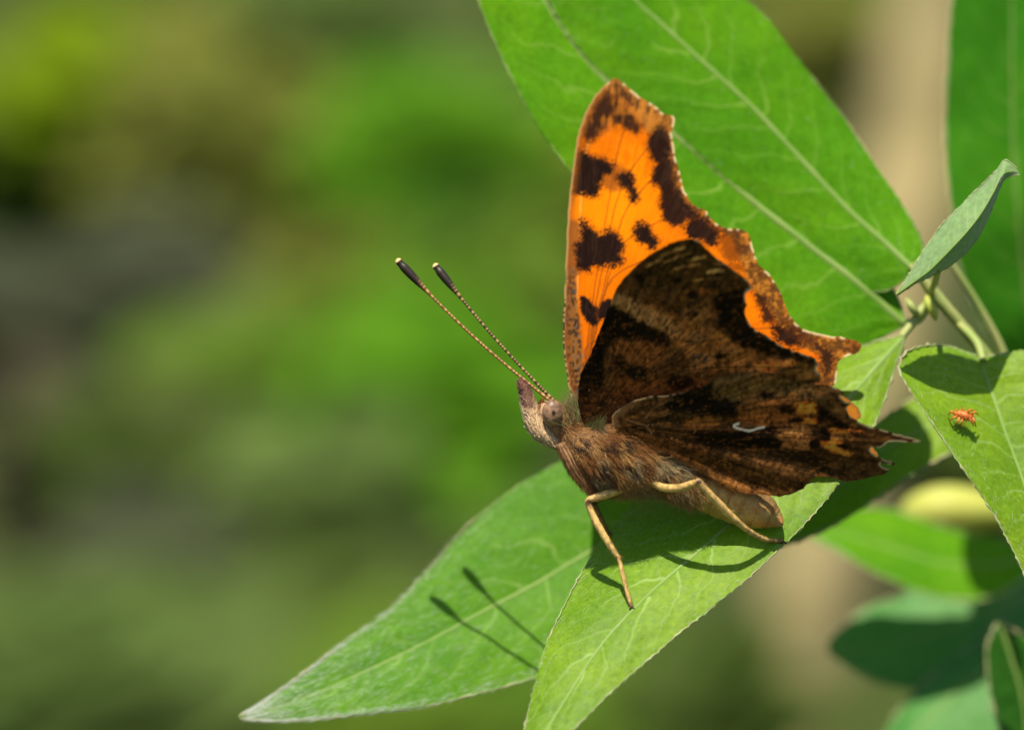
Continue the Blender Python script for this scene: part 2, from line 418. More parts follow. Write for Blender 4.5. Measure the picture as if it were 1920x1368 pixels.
# the thick tan stem leaning behind everything on the right
def tan_stem():
    y = 74.0
    c = [(1780, -260, y), (1735, 100, y), (1690, 420, y), (1610, 800, y), (1510, 1180, y), (1400, 1600, y), (1290, 2050, y - 2), (1080, 2900, y - 3)]
    cc = catmull(c, 8); pts = np.array([P(*a) for a in cc])
    pts[-1, 2] = min(pts[-1, 2], -31)
    ns = 22; V = []; F = []
    for i, p in enumerate(pts):
        t = i / len(pts)
        for j in range(ns):
            q = 2 * math.pi * j / ns
            r = (1.02 + 0.48 * t) * (1 + 0.10 * math.sin(3 * q + i * 0.25) + 0.06 * math.sin(i * 0.9))
            V.append((p[0] + r * math.cos(q), p[1] + r * math.sin(q), p[2]))
    for i in range(len(pts) - 1):
        for j in range(ns):
            l = (j + 1) % ns; F.append((i * ns + j, i * ns + l, (i + 1) * ns + l, (i + 1) * ns + j))
    mt = plain_mat('dry_tan_bark', (0.46, 0.36, 0.17), (0.33, 0.27, 0.14), 0.5, 0.9, 0.15, bump=0.5, bdist=0.1)
    o = mesh_obj('dead_branch', V, F, mt)
    tag(o, 'thick blurred tan dead branch leaning behind the big leaves', 'branch')
tan_stem()

# ------------------------------------------------------------------ the leafy branch
def leaf(parent, L, Mid, R, mat, nl=150, nw=22, sag=0.02, wave=0.012, teeth=46, tooth=0.012, rim=0.0055, rib=0.024, seed=0, hairs=0, hair_len=0.05, name='leaf', rib_end=0.4, rimmat='rim', tipbias=1.0):
    """blade through three curves of (px, py, y): one margin, the midrib, the other margin, base first"""
    A, B, C = (resample(np.array([P(*a) for a in catmull(c, 12)]), nl) for c in (L, Mid, R))
    rnd = np.random.default_rng(seed)
    t = np.linspace(0, 1, nl)
    rows = []; uvs = []
    ph = rnd.random(2) * 6
    for side, E, sg in ((0, A, -1), (1, C, 1)):
        dirn = E - B; wd = np.linalg.norm(dirn, axis=1); dirn = dirn / (wd[:, None] + 1e-9)
        n_t = teeth
        tt = t * n_t + rnd.random() + 0.35 * np.sin(t * 19 + ph[side])
        tooth_f = (np.clip(1 - np.abs((tt % 1) - 0.5) * 5, 0, 1)) * (0.4 + 0.6 * rnd.random(n_t + 3)[tt.astype(int)]) * tooth
        edge = E + dirn * (tooth_f * smooth(0, 0.25, wd))[:, None]
        edge = edge + dirn * (0.03 * smooth(0, 0.4, wd) * (fbm(t * 9 + 31 * seed, t * 0 + side * 7.7, 3) - 0.5))[:, None]
        if side == 0: A = edge
        else: C = edge
    tan = np.gradient(B, axis=0); tan /= np.linalg.norm(tan, axis=1)[:, None] + 1e-9
    acr = C - A; nrm = np.cross(tan, acr); nrm /= np.linalg.norm(nrm, axis=1)[:, None] + 1e-9
    nrm *= -np.sign((nrm @ np.array([0, 1.0, -0.4])))[:, None]     # towards lens and sky
    vs = np.linspace(-1, 1, 2 * nw + 1)
    V = np.zeros((nl, len(vs), 3)); U = np.zeros((nl, len(vs), 2))
    for j, v in enumerate(vs):
        a = abs(v); E = A if v < 0 else C
        w = np.linalg.norm(E - B, axis=1)
        off = sag * 4 * a * (1 - a) * np.minimum(1, w / 0.4)
        off = off + wave * np.sin(t * 21 + (1 if v > 0 else 2.2) + seed) * a ** 2 * np.minimum(1, w / 0.3)
        # quilting between the side veins
        off = off + 0.0022 * np.cos(2 * np.pi * (t * 13 + 1.6 * fbm(t * 7 + seed, t * 0 + 0.3, 2) - 2.1 * a ** 1.25 + (0.25 if v > 0 else -0.25))) * np.sin(np.pi * a) * np.minimum(1, w / 0.3)
        off = off + 0.022 * (fbm(t * 16 + 11 * seed, 0 * t + v * 2.6 + 20, 3) - 0.5) * np.minimum(1, a * 4) * np.minimum(1, w / 0.3)
        V[:, j] = B + (E - B) * a + nrm * off[:, None]
        U[:, j, 0] = t; U[:, j, 1] = 0.5 + 0.5 * v
    m = len(vs)
    i, j = np.meshgrid(np.arange(nl - 1), np.arange(m - 1), indexing='ij'); q = (i * m + j).ravel()
    F = np.stack([q, q + 1, q + m + 1, q + m], 1)
    blade = mesh_obj(name, V.reshape(-1, 3), F, mat, parent, uv=U.reshape(-1, 2))
    def tube(name, pts, rad, mt, off=None, ns=7):
        n = len(pts); tg = np.gradient(pts, axis=0); tg /= np.linalg.norm(tg, axis=1)[:, None] + 1e-9
        a = np.cross(tg, nrm[:n]); a /= np.linalg.norm(a, axis=1)[:, None] + 1e-9; b = np.cross(a, tg)
        th = np.linspace(0, 2 * np.pi, ns, endpoint=False)
        W_ = pts[:, None] + a[:, None] * (rad[:, None] * np.cos(th))[:, :, None] + b[:, None] * (rad[:, None] * np.sin(th))[:, :, None]
        f = []
        for i in range(n - 1):
            for j in range(ns):
                l = (j + 1) % ns; f.append((i * ns + j, i * ns + l, (i + 1) * ns + l, (i + 1) * ns + j))
        return mesh_obj(name, W_.reshape(-1, 3), np.array(f), mt, blade)
    rr = rib * (1 - (1 - rib_end) * t); tube('midrib', B - nrm * (0.62 * rr)[:, None], rr, M['rib'], ns=16)
    bead = 0.55 + 3.2 * np.clip(fbm(t * 60 + seed, t * 0 + 3.3, 2) - 0.42, 0, 1)
    tube('margin', A + nrm * 0.001, rim * bead, M[rimmat], ns=5)
    tube('margin', C + nrm * 0.001, rim * bead[::-1], M[rimmat], ns=5)
    if hairs:
        ti = (2 + (nl - 6) * rnd.random(hairs) ** tipbias).astype(int); vj = rnd.integers(0, m, hairs)
        edge_bias = rnd.random(hairs) < 0.35
        vj = np.where(edge_bias, np.where(rnd.random(hairs) < 0.5, rnd.integers(0, 4, hairs), rnd.integers(m - 4, m, hairs)), vj)
        base = V[ti, vj] + (V[ti + 1, vj] - V[ti, vj]) * rnd.random((hairs, 1)) + nrm[ti] * 0.003
        d = tan[ti] * 1.0 + nrm[ti] * (0.12 + 0.25 * rnd.random((hairs, 1))) + acr[ti] * 0.25 * rnd.normal(size=(hairs, 1))
        ln = hair_len * (0.5 + rnd.random(hairs))
        hv, hf, hc = strands(base, d, ln, 0.0006 * np.ones(hairs), np.ones((hairs, 3)), -nrm[ti] * 0.25, 2)
        ho = mesh_obj('silky_hair', hv, hf, M['silk'], blade); ho['kind'] = 'stuff'
    return blade

def tube3(name, path, mat, parent, ns=12, nsub=8, bump=0.0):
    """path of (px, py, y, r_px)"""
    v, f, _ = loft([(a[0], a[1], a[2], a[3], a[3]) for a in path], ns, None, nsub)
    if bump: v = v + (RNG.random(v.shape) - 0.5) * bump
    return mesh_obj(name, v, f, mat, parent)

branch = thing('leafy_branch', 'sharp green willow-like branch carrying the leaf the butterfly stands on', 'branch', P(2060, 960, 1.6))
tube3('stem', [(2060, 960, 1.6, 15), (1950, 790, 1.45, 14), (1850, 668, 1.3, 12), (1795, 602, 1.2, 12), (1752, 552, 1.15, 13), (1728, 520, 1.12, 10), (1716, 492, 1.1, 6)], M['stem'], branch, bump=0.006)
tube3('side_stem', [(1890, 700, 1.75, 8), (1876, 650, 1.75, 8), (1830, 565, 1.7, 7), (1790, 505, 1.65, 7), (1765, 470, 1.6, 5)], M['stem'], branch)
tube3('petiole', [(1752, 556, 1.15, 7), (1725, 585, 1.1, 9), (1705, 612, 1.05, 8), (1690, 632, 1.0, 6)], M['stem'], branch)
tube3('petiole', [(1740, 545, 1.2, 7), (1728, 522, 1.2, 9), (1708, 498, 1.25, 7)], M['stem'], branch)
tube3('petiole', [(1745, 562, 1.25, 7), (1720, 598, 1.4, 9), (1695, 604, 1.55, 7)], M['stem'], branch)
tube3('petiole', [(1795, 605, 1.2, 7), (1830, 640, 1.0, 8), (1843, 676, 0.85, 7)], M['stem'], branch)
tube3('bud', [(1752, 600, 1.1, 2), (1750, 588, 1.05, 8), (1742, 570, 1.05, 10), (1738, 556, 1.1, 4)], M['bud'], branch)
tube3('bud', [(1700, 560, 1.05, 3), (1707, 572, 1.0, 8), (1716, 585, 1.02, 8), (1722, 594, 1.1, 4)], M['stem'], branch)

# perch leaf: base up behind the wings, tip below the frame
leaf(branch,
     [(1692, 628, 1.0), (1600, 655, 0.98), (1450, 740, 0.85), (1290, 850, 0.62), (1172, 965, 0.36), (1090, 1075, 0.06), (1032, 1190, -0.26), (1002, 1290, -0.5), (978, 1390, -0.75), (958, 1490, -1.0)],
     [(1695, 630, 1.0), (1640, 690, 0.8), (1545, 800, 0.5), (1440, 915, 0.24), (1330, 1015, 0.0), (1220, 1110, -0.24), (1130, 1205, -0.44), (1060, 1310, -0.66), (1000, 1410, -0.86), (956, 1495, -1.02)],
     [(1698, 632, 1.0), (1668, 720, 0.76), (1630, 815, 0.5), (1560, 920, 0.2), (1482, 1006, -0.02), (1390, 1092, -0.22), (1280, 1180, -0.42), (1185, 1262, -0.6), (1080, 1362, -0.8), (955, 1498, -1.03)],
     M['leaf_fresh'], nl=260, nw=30, seed=1, hairs=1500, hair_len=0.04, teeth=60, tooth=0.016, sag=0.02)
# long pointed leaf reaching to the left
leaf(branch,
     [(1690, 648, 1.50), (1460, 700, 1.97), (1230, 775, 1.97), (1060, 862, 1.78), (960, 920, 1.62), (870, 990, 1.46), (800, 1070, 1.30), (735, 1140, 1.16), (650, 1200, 1.02), (560, 1268, 0.88), (490, 1318, 0.78), (449, 1341, 0.72)],
     [(1690, 652, 1.50), (1470, 790, 1.74), (1290, 915, 1.66), (1160, 1000, 1.52), (1074, 1052, 1.40), (1000, 1096, 1.30), (919, 1138, 1.20), (836, 1184, 1.09), (740, 1232, 0.98), (640, 1278, 0.88), (540, 1318, 0.79), (448, 1343, 0.72)],
     [(1692, 656, 1.50), (1560, 840, 1.40), (1420, 985, 1.38), (1260, 1120, 1.20), (1130, 1210, 1.06), (1010, 1266, 0.96), (900, 1298, 0.88), (800, 1322, 0.82), (700, 1336, 0.78), (600, 1346, 0.75), (520, 1350, 0.73), (449, 1346, 0.72)],
     M['leaf_silky'], nl=260, nw=28, seed=2, hairs=4000, hair_len=0.055, tipbias=0.24, teeth=52, tooth=0.014, sag=0.02)
# the two big upper leaves
leaf(branch,
     [(1706, 520, 1.25), (1640, 545, 1.27), (1540, 482, 1.30), (1400, 365, 1.33), (1272, 252, 1.36), (1190, 190, 1.38), (1120, 130, 1.4), (1068, 66, 1.44), (1030, -2, 1.48), (1000, -90, 1.54), (990, -190, 1.6)],
     [(1712, 505, 1.25), (1660, 455, 1.33), (1590, 392, 1.40), (1500, 296, 1.46), (1415, 205, 1.5), (1350, 145, 1.52), (1300, 100, 1.54), (1240, 45, 1.56), (1180, -10, 1.58), (1090, -100, 1.6), (990, -195, 1.6)],
     [(1722, 508, 1.25), (1728, 455, 1.36), (1690, 385, 1.5), (1630, 290, 1.6), (1560, 192, 1.68), (1500, 115, 1.72), (1450, 52, 1.74), (1400, 0, 1.75), (1310, -70, 1.74), (1150, -150, 1.68), (990, -200, 1.6)],
     M['leaf_mid'], nl=220, nw=26, seed=3, hairs=250, hair_len=0.03, teeth=50, tooth=0.014, rib=0.028, rim=0.006, rimmat='rim_green')
leaf(branch,
     [(1694, 612, 1.3), (1600, 650, 1.16), (1480, 640, 1.08), (1330, 560, 1.06), (1180, 435, 1.08), (1066, 318, 1.12), (1002, 222, 1.16), (944, 112, 1.22), (898, 4, 1.28), (870, -100, 1.4), (860, -200, 1.5)],
     [(1694, 606, 1.3), (1612, 532, 1.272), (1524, 464, 1.308), (1408, 374, 1.332), (1290, 272, 1.360), (1200, 204, 1.384), (1122, 138, 1.404), (1056, 56, 1.46), (980, -60, 1.55), (910, -140, 1.55), (860, -205, 1.5)],
     [(1698, 602, 1.3), (1660, 510, 1.52), (1580, 400, 1.64), (1480, 280, 1.72), (1400, 180, 1.78), (1320, 90, 1.82), (1240, 10, 1.84), (1160, -60, 1.84), (1060, -120, 1.8), (950, -175, 1.65), (860, -210, 1.5)],
     M['leaf_mid'], nl=220, nw=26, seed=4, teeth=50, tooth=0.014, rib=0.04, rimmat='rim_green')
# leaf carrying the mite
leaf(branch,
     [(1836, 668, 0.9), (1770, 648, 0.75), (1710, 656, 0.55), (1686, 690, 0.42), (1704, 728, 0.34), (1746, 792, 0.24), (1788, 852, 0.18), (1836, 924, 0.12), (1883, 1000, 0.08), (1922, 1080, 0.04), (1965, 1190, 0.0)],
     [(1840, 670, 0.9), (1846, 696, 0.82), (1856, 726, 0.74), (1870, 765, 0.66), (1886, 812, 0.58), (1904, 860, 0.5), (1920, 905, 0.42), (1935, 960, 0.32), (1948, 1020, 0.22), (1958, 1100, 0.1), (1966, 1194, 0.0)],
     [(1846, 668, 0.9), (1880, 664, 0.85), (1925, 660, 0.8), (1975, 690, 0.75), (2010, 740, 0.7), (2030, 800, 0.62), (2035, 860, 0.54), (2030, 930, 0.42), (2015, 1010, 0.3), (1995, 1100, 0.15), (1967, 1196, 0.0)],
     M['leaf_fresh'], nl=200, nw=28, seed=5, hairs=700, hair_len=0.03, teeth=44, tooth=0.02, rim=0.007)
# small young leaf standing up in front of the node, half folded; it shades the leaf with the mite
leaf(branch,
     [(1680, 551, 0.16), (1704, 516, 0.20), (1732, 470, 0.24), (1764, 425, 0.25), (1800, 388, 0.26), (1836, 352, 0.26), (1866, 322, 0.26), (1884, 300, 0.26), (1906, 316, 0.26)],
     [(1682, 552, 0.15), (1712, 530, 0.10), (1742, 508, 0.06), (1776, 474, 0.04), (1808, 440, 0.04), (1838, 402, 0.08), (1862, 362, 0.13), (1882, 326, 0.2), (1910, 322, 0.26)],
     [(1683, 553, 0.16), (1716, 532, 0.18), (1752, 515, 0.2), (1790, 492, 0.2), (1822, 462, 0.2), (1846, 424, 0.2), (1864, 380, 0.22), (1884, 336, 0.24), (1912, 328, 0.26)],
     M['leaf_pale'], nl=120, nw=14, seed=6, hairs=250, hair_len=0.03, teeth=24, tooth=0.006, sag=0.03, rib=0.010)
tube3('petiole', [(1746, 548, 1.12, 6), (1752, 530, 0.8, 6), (1756, 516, 0.45, 6), (1760, 505, 0.16, 5)], M['stem'], branch)

# the second branch, further back and out of focus
back = thing('leafy_branch', 'softly blurred lower branch with blue-green leaves and a yellow bud', 'branch', P(2150, 1300, 5.8))
tube3('stem', [(2150, 1300, 5.8, 18), (2030, 1120, 5.7, 17), (1965, 900, 4.9, 15), (1930, 600, 4.0, 13), (1950, 250, 3.9, 11), (1990, -150, 3.8, 8)], M['stem'], back, bump=0.006)
def back_leaf(L, Mi, R, mat, seed, **k):
    return leaf(back, L, Mi, R, mat, nl=90, nw=12, seed=seed, teeth=30, rim=0.012, **k)
# tall leaf at the right edge
back_leaf([(1935, 690, 3.7), (1860, 640, 3.4), (1806, 520, 3.2), (1784, 400, 3.1), (1774, 250, 3.1), (1780, 100, 3.1), (1790, -20, 3.1), (1830, -160, 3.2), (1900, -300, 3.3)],
          [(1938, 692, 3.7), (1930, 600, 3.5), (1918, 500, 3.4), (1908, 400, 3.3), (1900, 270, 3.3), (1898, 120, 3.3), (1898, 0, 3.3), (1900, -150, 3.3), (1902, -302, 3.3)],
          [(1941, 694, 3.7), (1990, 620, 3.5), (2020, 500, 3.4), (2030, 400, 3.3), (2030, 260, 3.3), (2020, 110, 3.3), (2005, -20, 3.3), (1970, -150, 3.3), (1904, -304, 3.3)], M['leaf_deep'], 11)
# bright blade running behind the hindwing tail
back_leaf([(1930, 690, 2.6), (1840, 705, 2.45), (1740, 735, 2.35), (1640, 795, 2.25), (1560, 875, 2.2), (1490, 955, 2.15), (1430, 1030, 2.0)],
          [(1930, 706, 2.6), (1830, 765, 2.3), (1740, 800, 2.15), (1650, 850, 2.05), (1570, 912, 2.0), (1500, 975, 1.98), (1428, 1033, 2.0)],
          [(1930, 712, 2.6), (1850, 815, 2.2), (1760, 860, 2.0), (1670, 915, 1.9), (1590, 968, 1.85), (1510, 1008, 1.9), (1427, 1036, 2.0)], M['leaf_fresh'], 12)
# pale blade under the bud; it shades the blue-green leaves
back_leaf([(1990, 1010, 4.9), (1880, 1012, 4.85), (1760, 985, 4.8), (1660, 955, 4.75), (1570, 955, 4.7), (1490, 985, 4.6)],
          [(1990, 1016, 4.9), (1880, 1055, 4.6), (1770, 1055, 4.5), (1665, 1025, 4.5), (1572, 1000, 4.55), (1488, 988, 4.6)],
          [(1990, 1022, 4.9), (1870, 1115, 4.4), (1760, 1118, 4.3), (1660, 1082, 4.3), (1570, 1032, 4.4), (1489, 991, 4.6)], M['leaf_mid'], 13)
# blue-green leaves low on the right
back_leaf([(1990, 1040, 5.60), (1900, 1045, 5.50), (1800, 1070, 5.45), (1700, 1110, 5.35), (1610, 1150, 5.20), (1550, 1205, 5.10)],
          [(1990, 1060, 5.60), (1900, 1120, 5.25), (1810, 1160, 5.15), (1720, 1195, 5.10), (1630, 1215, 5.05), (1550, 1215, 5.10)],
          [(1990, 1070, 5.60), (1910, 1200, 5.00), (1820, 1260, 4.90), (1730, 1290, 4.90), (1640, 1275, 4.95), (1552, 1225, 5.10)], M['leaf_blue'], 14)
back_leaf([(2010, 1080, 5.20), (1920, 1130, 5.10), (1830, 1200, 4.95), (1740, 1270, 4.85), (1680, 1340, 4.75), (1640, 1420, 4.65), (1600, 1520, 4.50)],
          [(2012, 1090, 5.20), (1940, 1170, 4.90), (1860, 1240, 4.75), (1780, 1310, 4.65), (1720, 1370, 4.55), (1660, 1440, 4.50), (1600, 1524, 4.50)],
          [(2014, 1100, 5.20), (1970, 1240, 4.70), (1910, 1330, 4.50), (1840, 1400, 4.40), (1770, 1450, 4.35), (1690, 1490, 4.40), (1602, 1528, 4.50)], M['leaf_blue'], 15)
back_leaf([(1870, 1165, 2.8), (1850, 1220, 2.75), (1858, 1300, 2.7), (1880, 1380, 2.65), (1920, 1480, 2.6)],
          [(1874, 1165, 2.8), (1895, 1230, 2.8), (1915, 1300, 2.8), (1925, 1390, 2.75), (1924, 1482, 2.6)],
          [(1878, 1167, 2.8), (1950, 1220, 2.9), (1985, 1300, 2.9), (1980, 1390, 2.8), (1928, 1484, 2.6)], M['leaf_dark'], 16)
tube3('bud', [(1985, 975, 6.0, 6), (1940, 970, 6.0, 10), (1890, 964, 6.0, 24), (1835, 958, 6.0, 46), (1775, 956, 6.0, 56), (1728, 962, 6.0, 48), (1700, 968, 6.0, 30), (1688, 972, 6.0, 5)], M['bud'], back)

# ------------------------------------------------------------------ the butterfly
M['wing_up'] = attr_mat('orange_wing_scales', 0.75, 0.0, 0.25, 120.0, 0.22, 0.35)
M['wing_under'] = attr_mat('brown_wing_scales', 0.55, 0.10, 0.14, 130.0, 0.35, 0.5)
M['body'] = attr_mat('scaled_body', 0.7, 0.2, 0.0, 60.0, 0.35, 0.6, bdist=0.01)
M['fur'] = attr_mat('brown_fur', 0.55, 0.15, 0.15, 30.0, 0.15)
M['leg'] = attr_mat('tan_leg', 0.5, 0.3, 0.08, 90.0, 0.25, 0.4)
M['antenna'] = attr_mat('banded_antenna', 0.45, 0.35, 0.0, 200.0, 0.12)

HINGE = np.array([1090.0, 790.0]); HN = np.array([0.394, -0.92])      # across the hinge line, away from the body
def hinge_h(px, py):
    return ((px - HINGE[0]) * HN[0] + (py - HINGE[1]) * HN[1]) * S
def near_depth(off, k):
    def f(px, py):
        h = hinge_h(px, py); th = np.arctan2(790 - py, px - 1120)
        r = np.hypot(px - 1120, py - 790) * S
        return off - k * h + 0.05 * np.sin(np.clip(h, 0, 2) * 2.0) + 0.009 * np.cos(th * 34) * smooth(0.2, 1.2, r) + 0.006 * (fbm(px / 40, py / 40, 2) - 0.5)
    return f
def far_depth(off, k=0.3):
    def f(px, py):
        h = hinge_h(px, py); th = np.arctan2(760 - py, px - 1075)
        r = np.hypot(px - 1075, py - 760) * S
        return off + k * h - 0.05 * np.sin(np.clip(h, 0, 3) * 1.3) + 0.010 * np.abs(np.cos(th * 11)) * smooth(0.3, 1.5, r)
    return f

def seg_dist(px, py, poly, closed=True):
    """distance to a polyline, nearest point on it, and arc position"""
    q = np.roll(poly, -1, axis=0) if closed else poly[1:]
    p = poly if closed else poly[:-1]
    best = np.full(len(px), 1e9); bx = np.zeros(len(px)); by = np.zeros(len(px)); ba = np.zeros(len(px)); acc = 0.0
    for (ax, ay), (cx, cy) in zip(p, q):
        dx, dy = cx - ax, cy - ay; l2 = dx * dx + dy * dy + 1e-9
        t = np.clip(((px - ax) * dx + (py - ay) * dy) / l2, 0, 1)
        qx = ax + t * dx; qy = ay + t * dy
        d = np.hypot(px - qx, py - qy); m = d < best
        best[m] = d[m]; bx[m] = qx[m]; by[m] = qy[m]; ba[m] = acc + t[m] * math.sqrt(l2); acc += math.sqrt(l2)
    return best, bx, by, ba
def inside(px, py, poly):
    r = np.zeros(len(px), bool); n = len(poly); j = n - 1
    for i in range(n):
        xi, yi = poly[i]; xj, yj = poly[j]
        c = ((yi > py) != (yj > py)) & (px < (xj - xi) * (py - yi) / (yj - yi + 1e-12) + xi)
        r ^= c; j = i
    return r
class Paint:
    def __init__(s, px, py, base):
        s.x, s.y = px, py; s.c = np.tile(np.array(base, float), (len(px), 1))
        s.wx = (fbm(px / 9, py / 9, 3) - 0.5); s.wy = (fbm(px / 9 + 40, py / 9 + 20, 3) - 0.5)
        s.g = RNG.random(len(px)) - 0.5
    def lay(s, a, col):
        a = np.clip(a, 0, 1)[:, None]; col = np.asarray(col, float)
        s.c = s.c * (1 - a) + col * a
    def poly(s, pts, col, alpha=1.0, soft=3.0, warp=7.0, grain=2.0, grow=0.0):
        p = catmull(pts, 4, True)
        x0, y0 = p.min(0) - soft * 3 - warp; x1, y1 = p.max(0) + soft * 3 + warp
        m = np.where((s.x > x0) & (s.x < x1) & (s.y > y0) & (s.y < y1))[0]
        if not len(m): return
        X = s.x[m] + s.wx[m] * warp; Y = s.y[m] + s.wy[m] * warp
        d = seg_dist(X, Y, p)[0]; sd = np.where(inside(X, Y, p), d, -d) + grow + s.g[m] * grain * 2
        a = np.zeros(len(s.x)); a[m] = smooth(-soft, soft, sd) * alpha; s.lay(a, col)
    def oval(s, cx, cy, rx, ry, col, alpha=1.0, ang=0.0, soft=0.4, warp=6.0):
        c, q = math.cos(math.radians(ang)), math.sin(math.radians(ang))
        X = s.x + s.wx * warp - cx; Y = s.y + s.wy * warp - cy
        d = np.hypot((X * c + Y * q) / rx, (-X * q + Y * c) / ry)
        s.lay((1 - smooth(1 - soft, 1 + soft, d)) * alpha, col)
    def line(s, pts, w, col, alpha=1.0, warp=2.0, soft=1.0):
        p = catmull(pts, 5)
        d = seg_dist(s.x + s.wx * warp, s.y + s.wy * warp, p, False)[0]
        s.lay((1 - smooth(w - soft, w + soft, d)) * alpha, col)

def wing(name, outline, depth, paint, mat, parent, step=2.0, nsub=5, rag=1.6):
    poly = catmull(outline, nsub, True)
    # slightly ragged scale fringe
    seg = np.r_[0, np.cumsum(np.hypot(*np.diff(poly, axis=0).T))]
    poly = poly + np.stack([fbm(seg / 5, seg * 0, 2) - 0.5, fbm(seg / 5 + 60, seg * 0, 2) - 0.5], 1) * 2 * rag
    x0, y0 = poly.min(0) - 3; x1, y1 = poly.max(0) + 3
    gx = np.arange(x0, x1, step); gy = np.arange(y0, y1, step); nx, ny = len(gx), len(gy)
    X, Y = np.meshgrid(gx, gy); X = X.ravel(); Y = Y.ravel()
    ins = inside(X, Y, poly).reshape(ny, nx)
    cell = (ins[:-1, :-1].astype(int) + ins[1:, :-1] + ins[:-1, 1:] + ins[1:, 1:]) >= 1
    cj, ci = np.where(cell); q = cj * nx + ci
    F = np.stack([q, q + 1, q + nx + 1, q + nx], 1)
    used = np.unique(F); remap = -np.ones(nx * ny, int); remap[used] = np.arange(len(used)); F = remap[F]
    X = X[used]; Y = Y[used]; I = ins.ravel()[used]
    d, bx, by, arc = seg_dist(X, Y, poly)
    X = np.where(I, X, bx); Y = np.where(I, Y, by); d = np.where(I, d, 0)
    V = PA(X, Y, depth(X, Y)); C = paint(X, Y, d, arc)
    return mesh_obj(name, V, F[:, ::-1].copy(), mat, parent, col=C)

FAR_FORE = [(1074, 748), (1066, 722), (1057, 658), (1055, 611), (1059, 541), (1062, 471), (1067, 377), (1078, 284), (1090, 232), (1109, 190), (1132, 162), (1153, 147),
 (1174, 160), (1198, 181), (1226, 197), (1245, 214), (1261, 218), (1265, 230), (1260, 246), (1262, 265), (1266, 293), (1275, 326), (1284, 359), (1301, 384), (1324, 396), (1331, 408), (1357, 427), (1390, 430), (1406, 443), (1412, 466), (1422, 494), (1443, 515), (1461, 543), (1471, 569), (1481, 593), (1502, 614), (1521, 621), (1558, 630), (1586, 633), (1609, 641), (1615, 651), (1606, 661), (1581, 670), (1570, 682), (1569, 697), (1563, 722),
 (1520, 745), (1400, 775), (1250, 790), (1130, 792), (1085, 785)]
NEAR_FORE = [(1090, 782), (1084, 745), (1088, 706), (1102, 674), (1117, 638), (1132, 600), (1147, 562), (1163, 531), (1185, 505), (1212, 482), (1239, 465), (1265, 453), (1294, 447), (1307, 450), (1322, 463), (1341, 482), (1364, 497), (1391, 516), (1406, 530), (1411, 542), (1399, 549), (1397, 560), (1400, 573), (1396, 586), (1404, 603), (1415, 617), (1436, 628), (1451, 638), (1467, 649), (1486, 657), (1508, 664), (1527, 670), (1535, 683), (1531, 693), (1539, 703), (1536, 714), (1522, 722), (1480, 745), (1380, 780), (1250, 810), (1150, 818), (1105, 808)]
NEAR_HIND = [(1147, 784), (1158, 768), (1185, 752), (1212, 744), (1250, 740), (1280, 734), (1322, 722), (1349, 706), (1383, 698), (1425, 698), (1459, 702), (1482, 711), (1512, 718), (1546, 721), (1569, 727), (1583, 737), (1576, 744), (1586, 753), (1595, 757), (1587, 765), (1592, 777), (1607, 788), (1626, 797), (1653, 805), (1683, 814), (1712, 820), (1726, 827), (1704, 829), (1683, 827), (1664, 829), (1655, 837), (1648, 840), (1637, 837), (1632, 844), (1641, 853), (1657, 860), (1676, 867), (1672, 872), (1655, 867), (1650, 870), (1658, 877), (1668, 881), (1655, 889), (1630, 894), (1592, 902), (1578, 900), (1550, 894), (1528, 894), (1516, 905), (1503, 918), (1482, 926), (1459, 930), (1438, 927), (1400, 925), (1364, 917), (1326, 894), (1280, 866), (1230, 842), (1185, 826), (1155, 805)]
FAR_HIND = [(1120, 780), (1200, 745), (1330, 725), (1450, 705), (1540, 722), (1580, 742), (1604, 760), (1613, 772), (1614, 784), (1604, 788), (1614, 806), (1630, 830), (1646, 851), (1643, 858), (1632, 866), (1600, 880), (1520, 885), (1450, 900), (1330, 880), (1200, 835)]

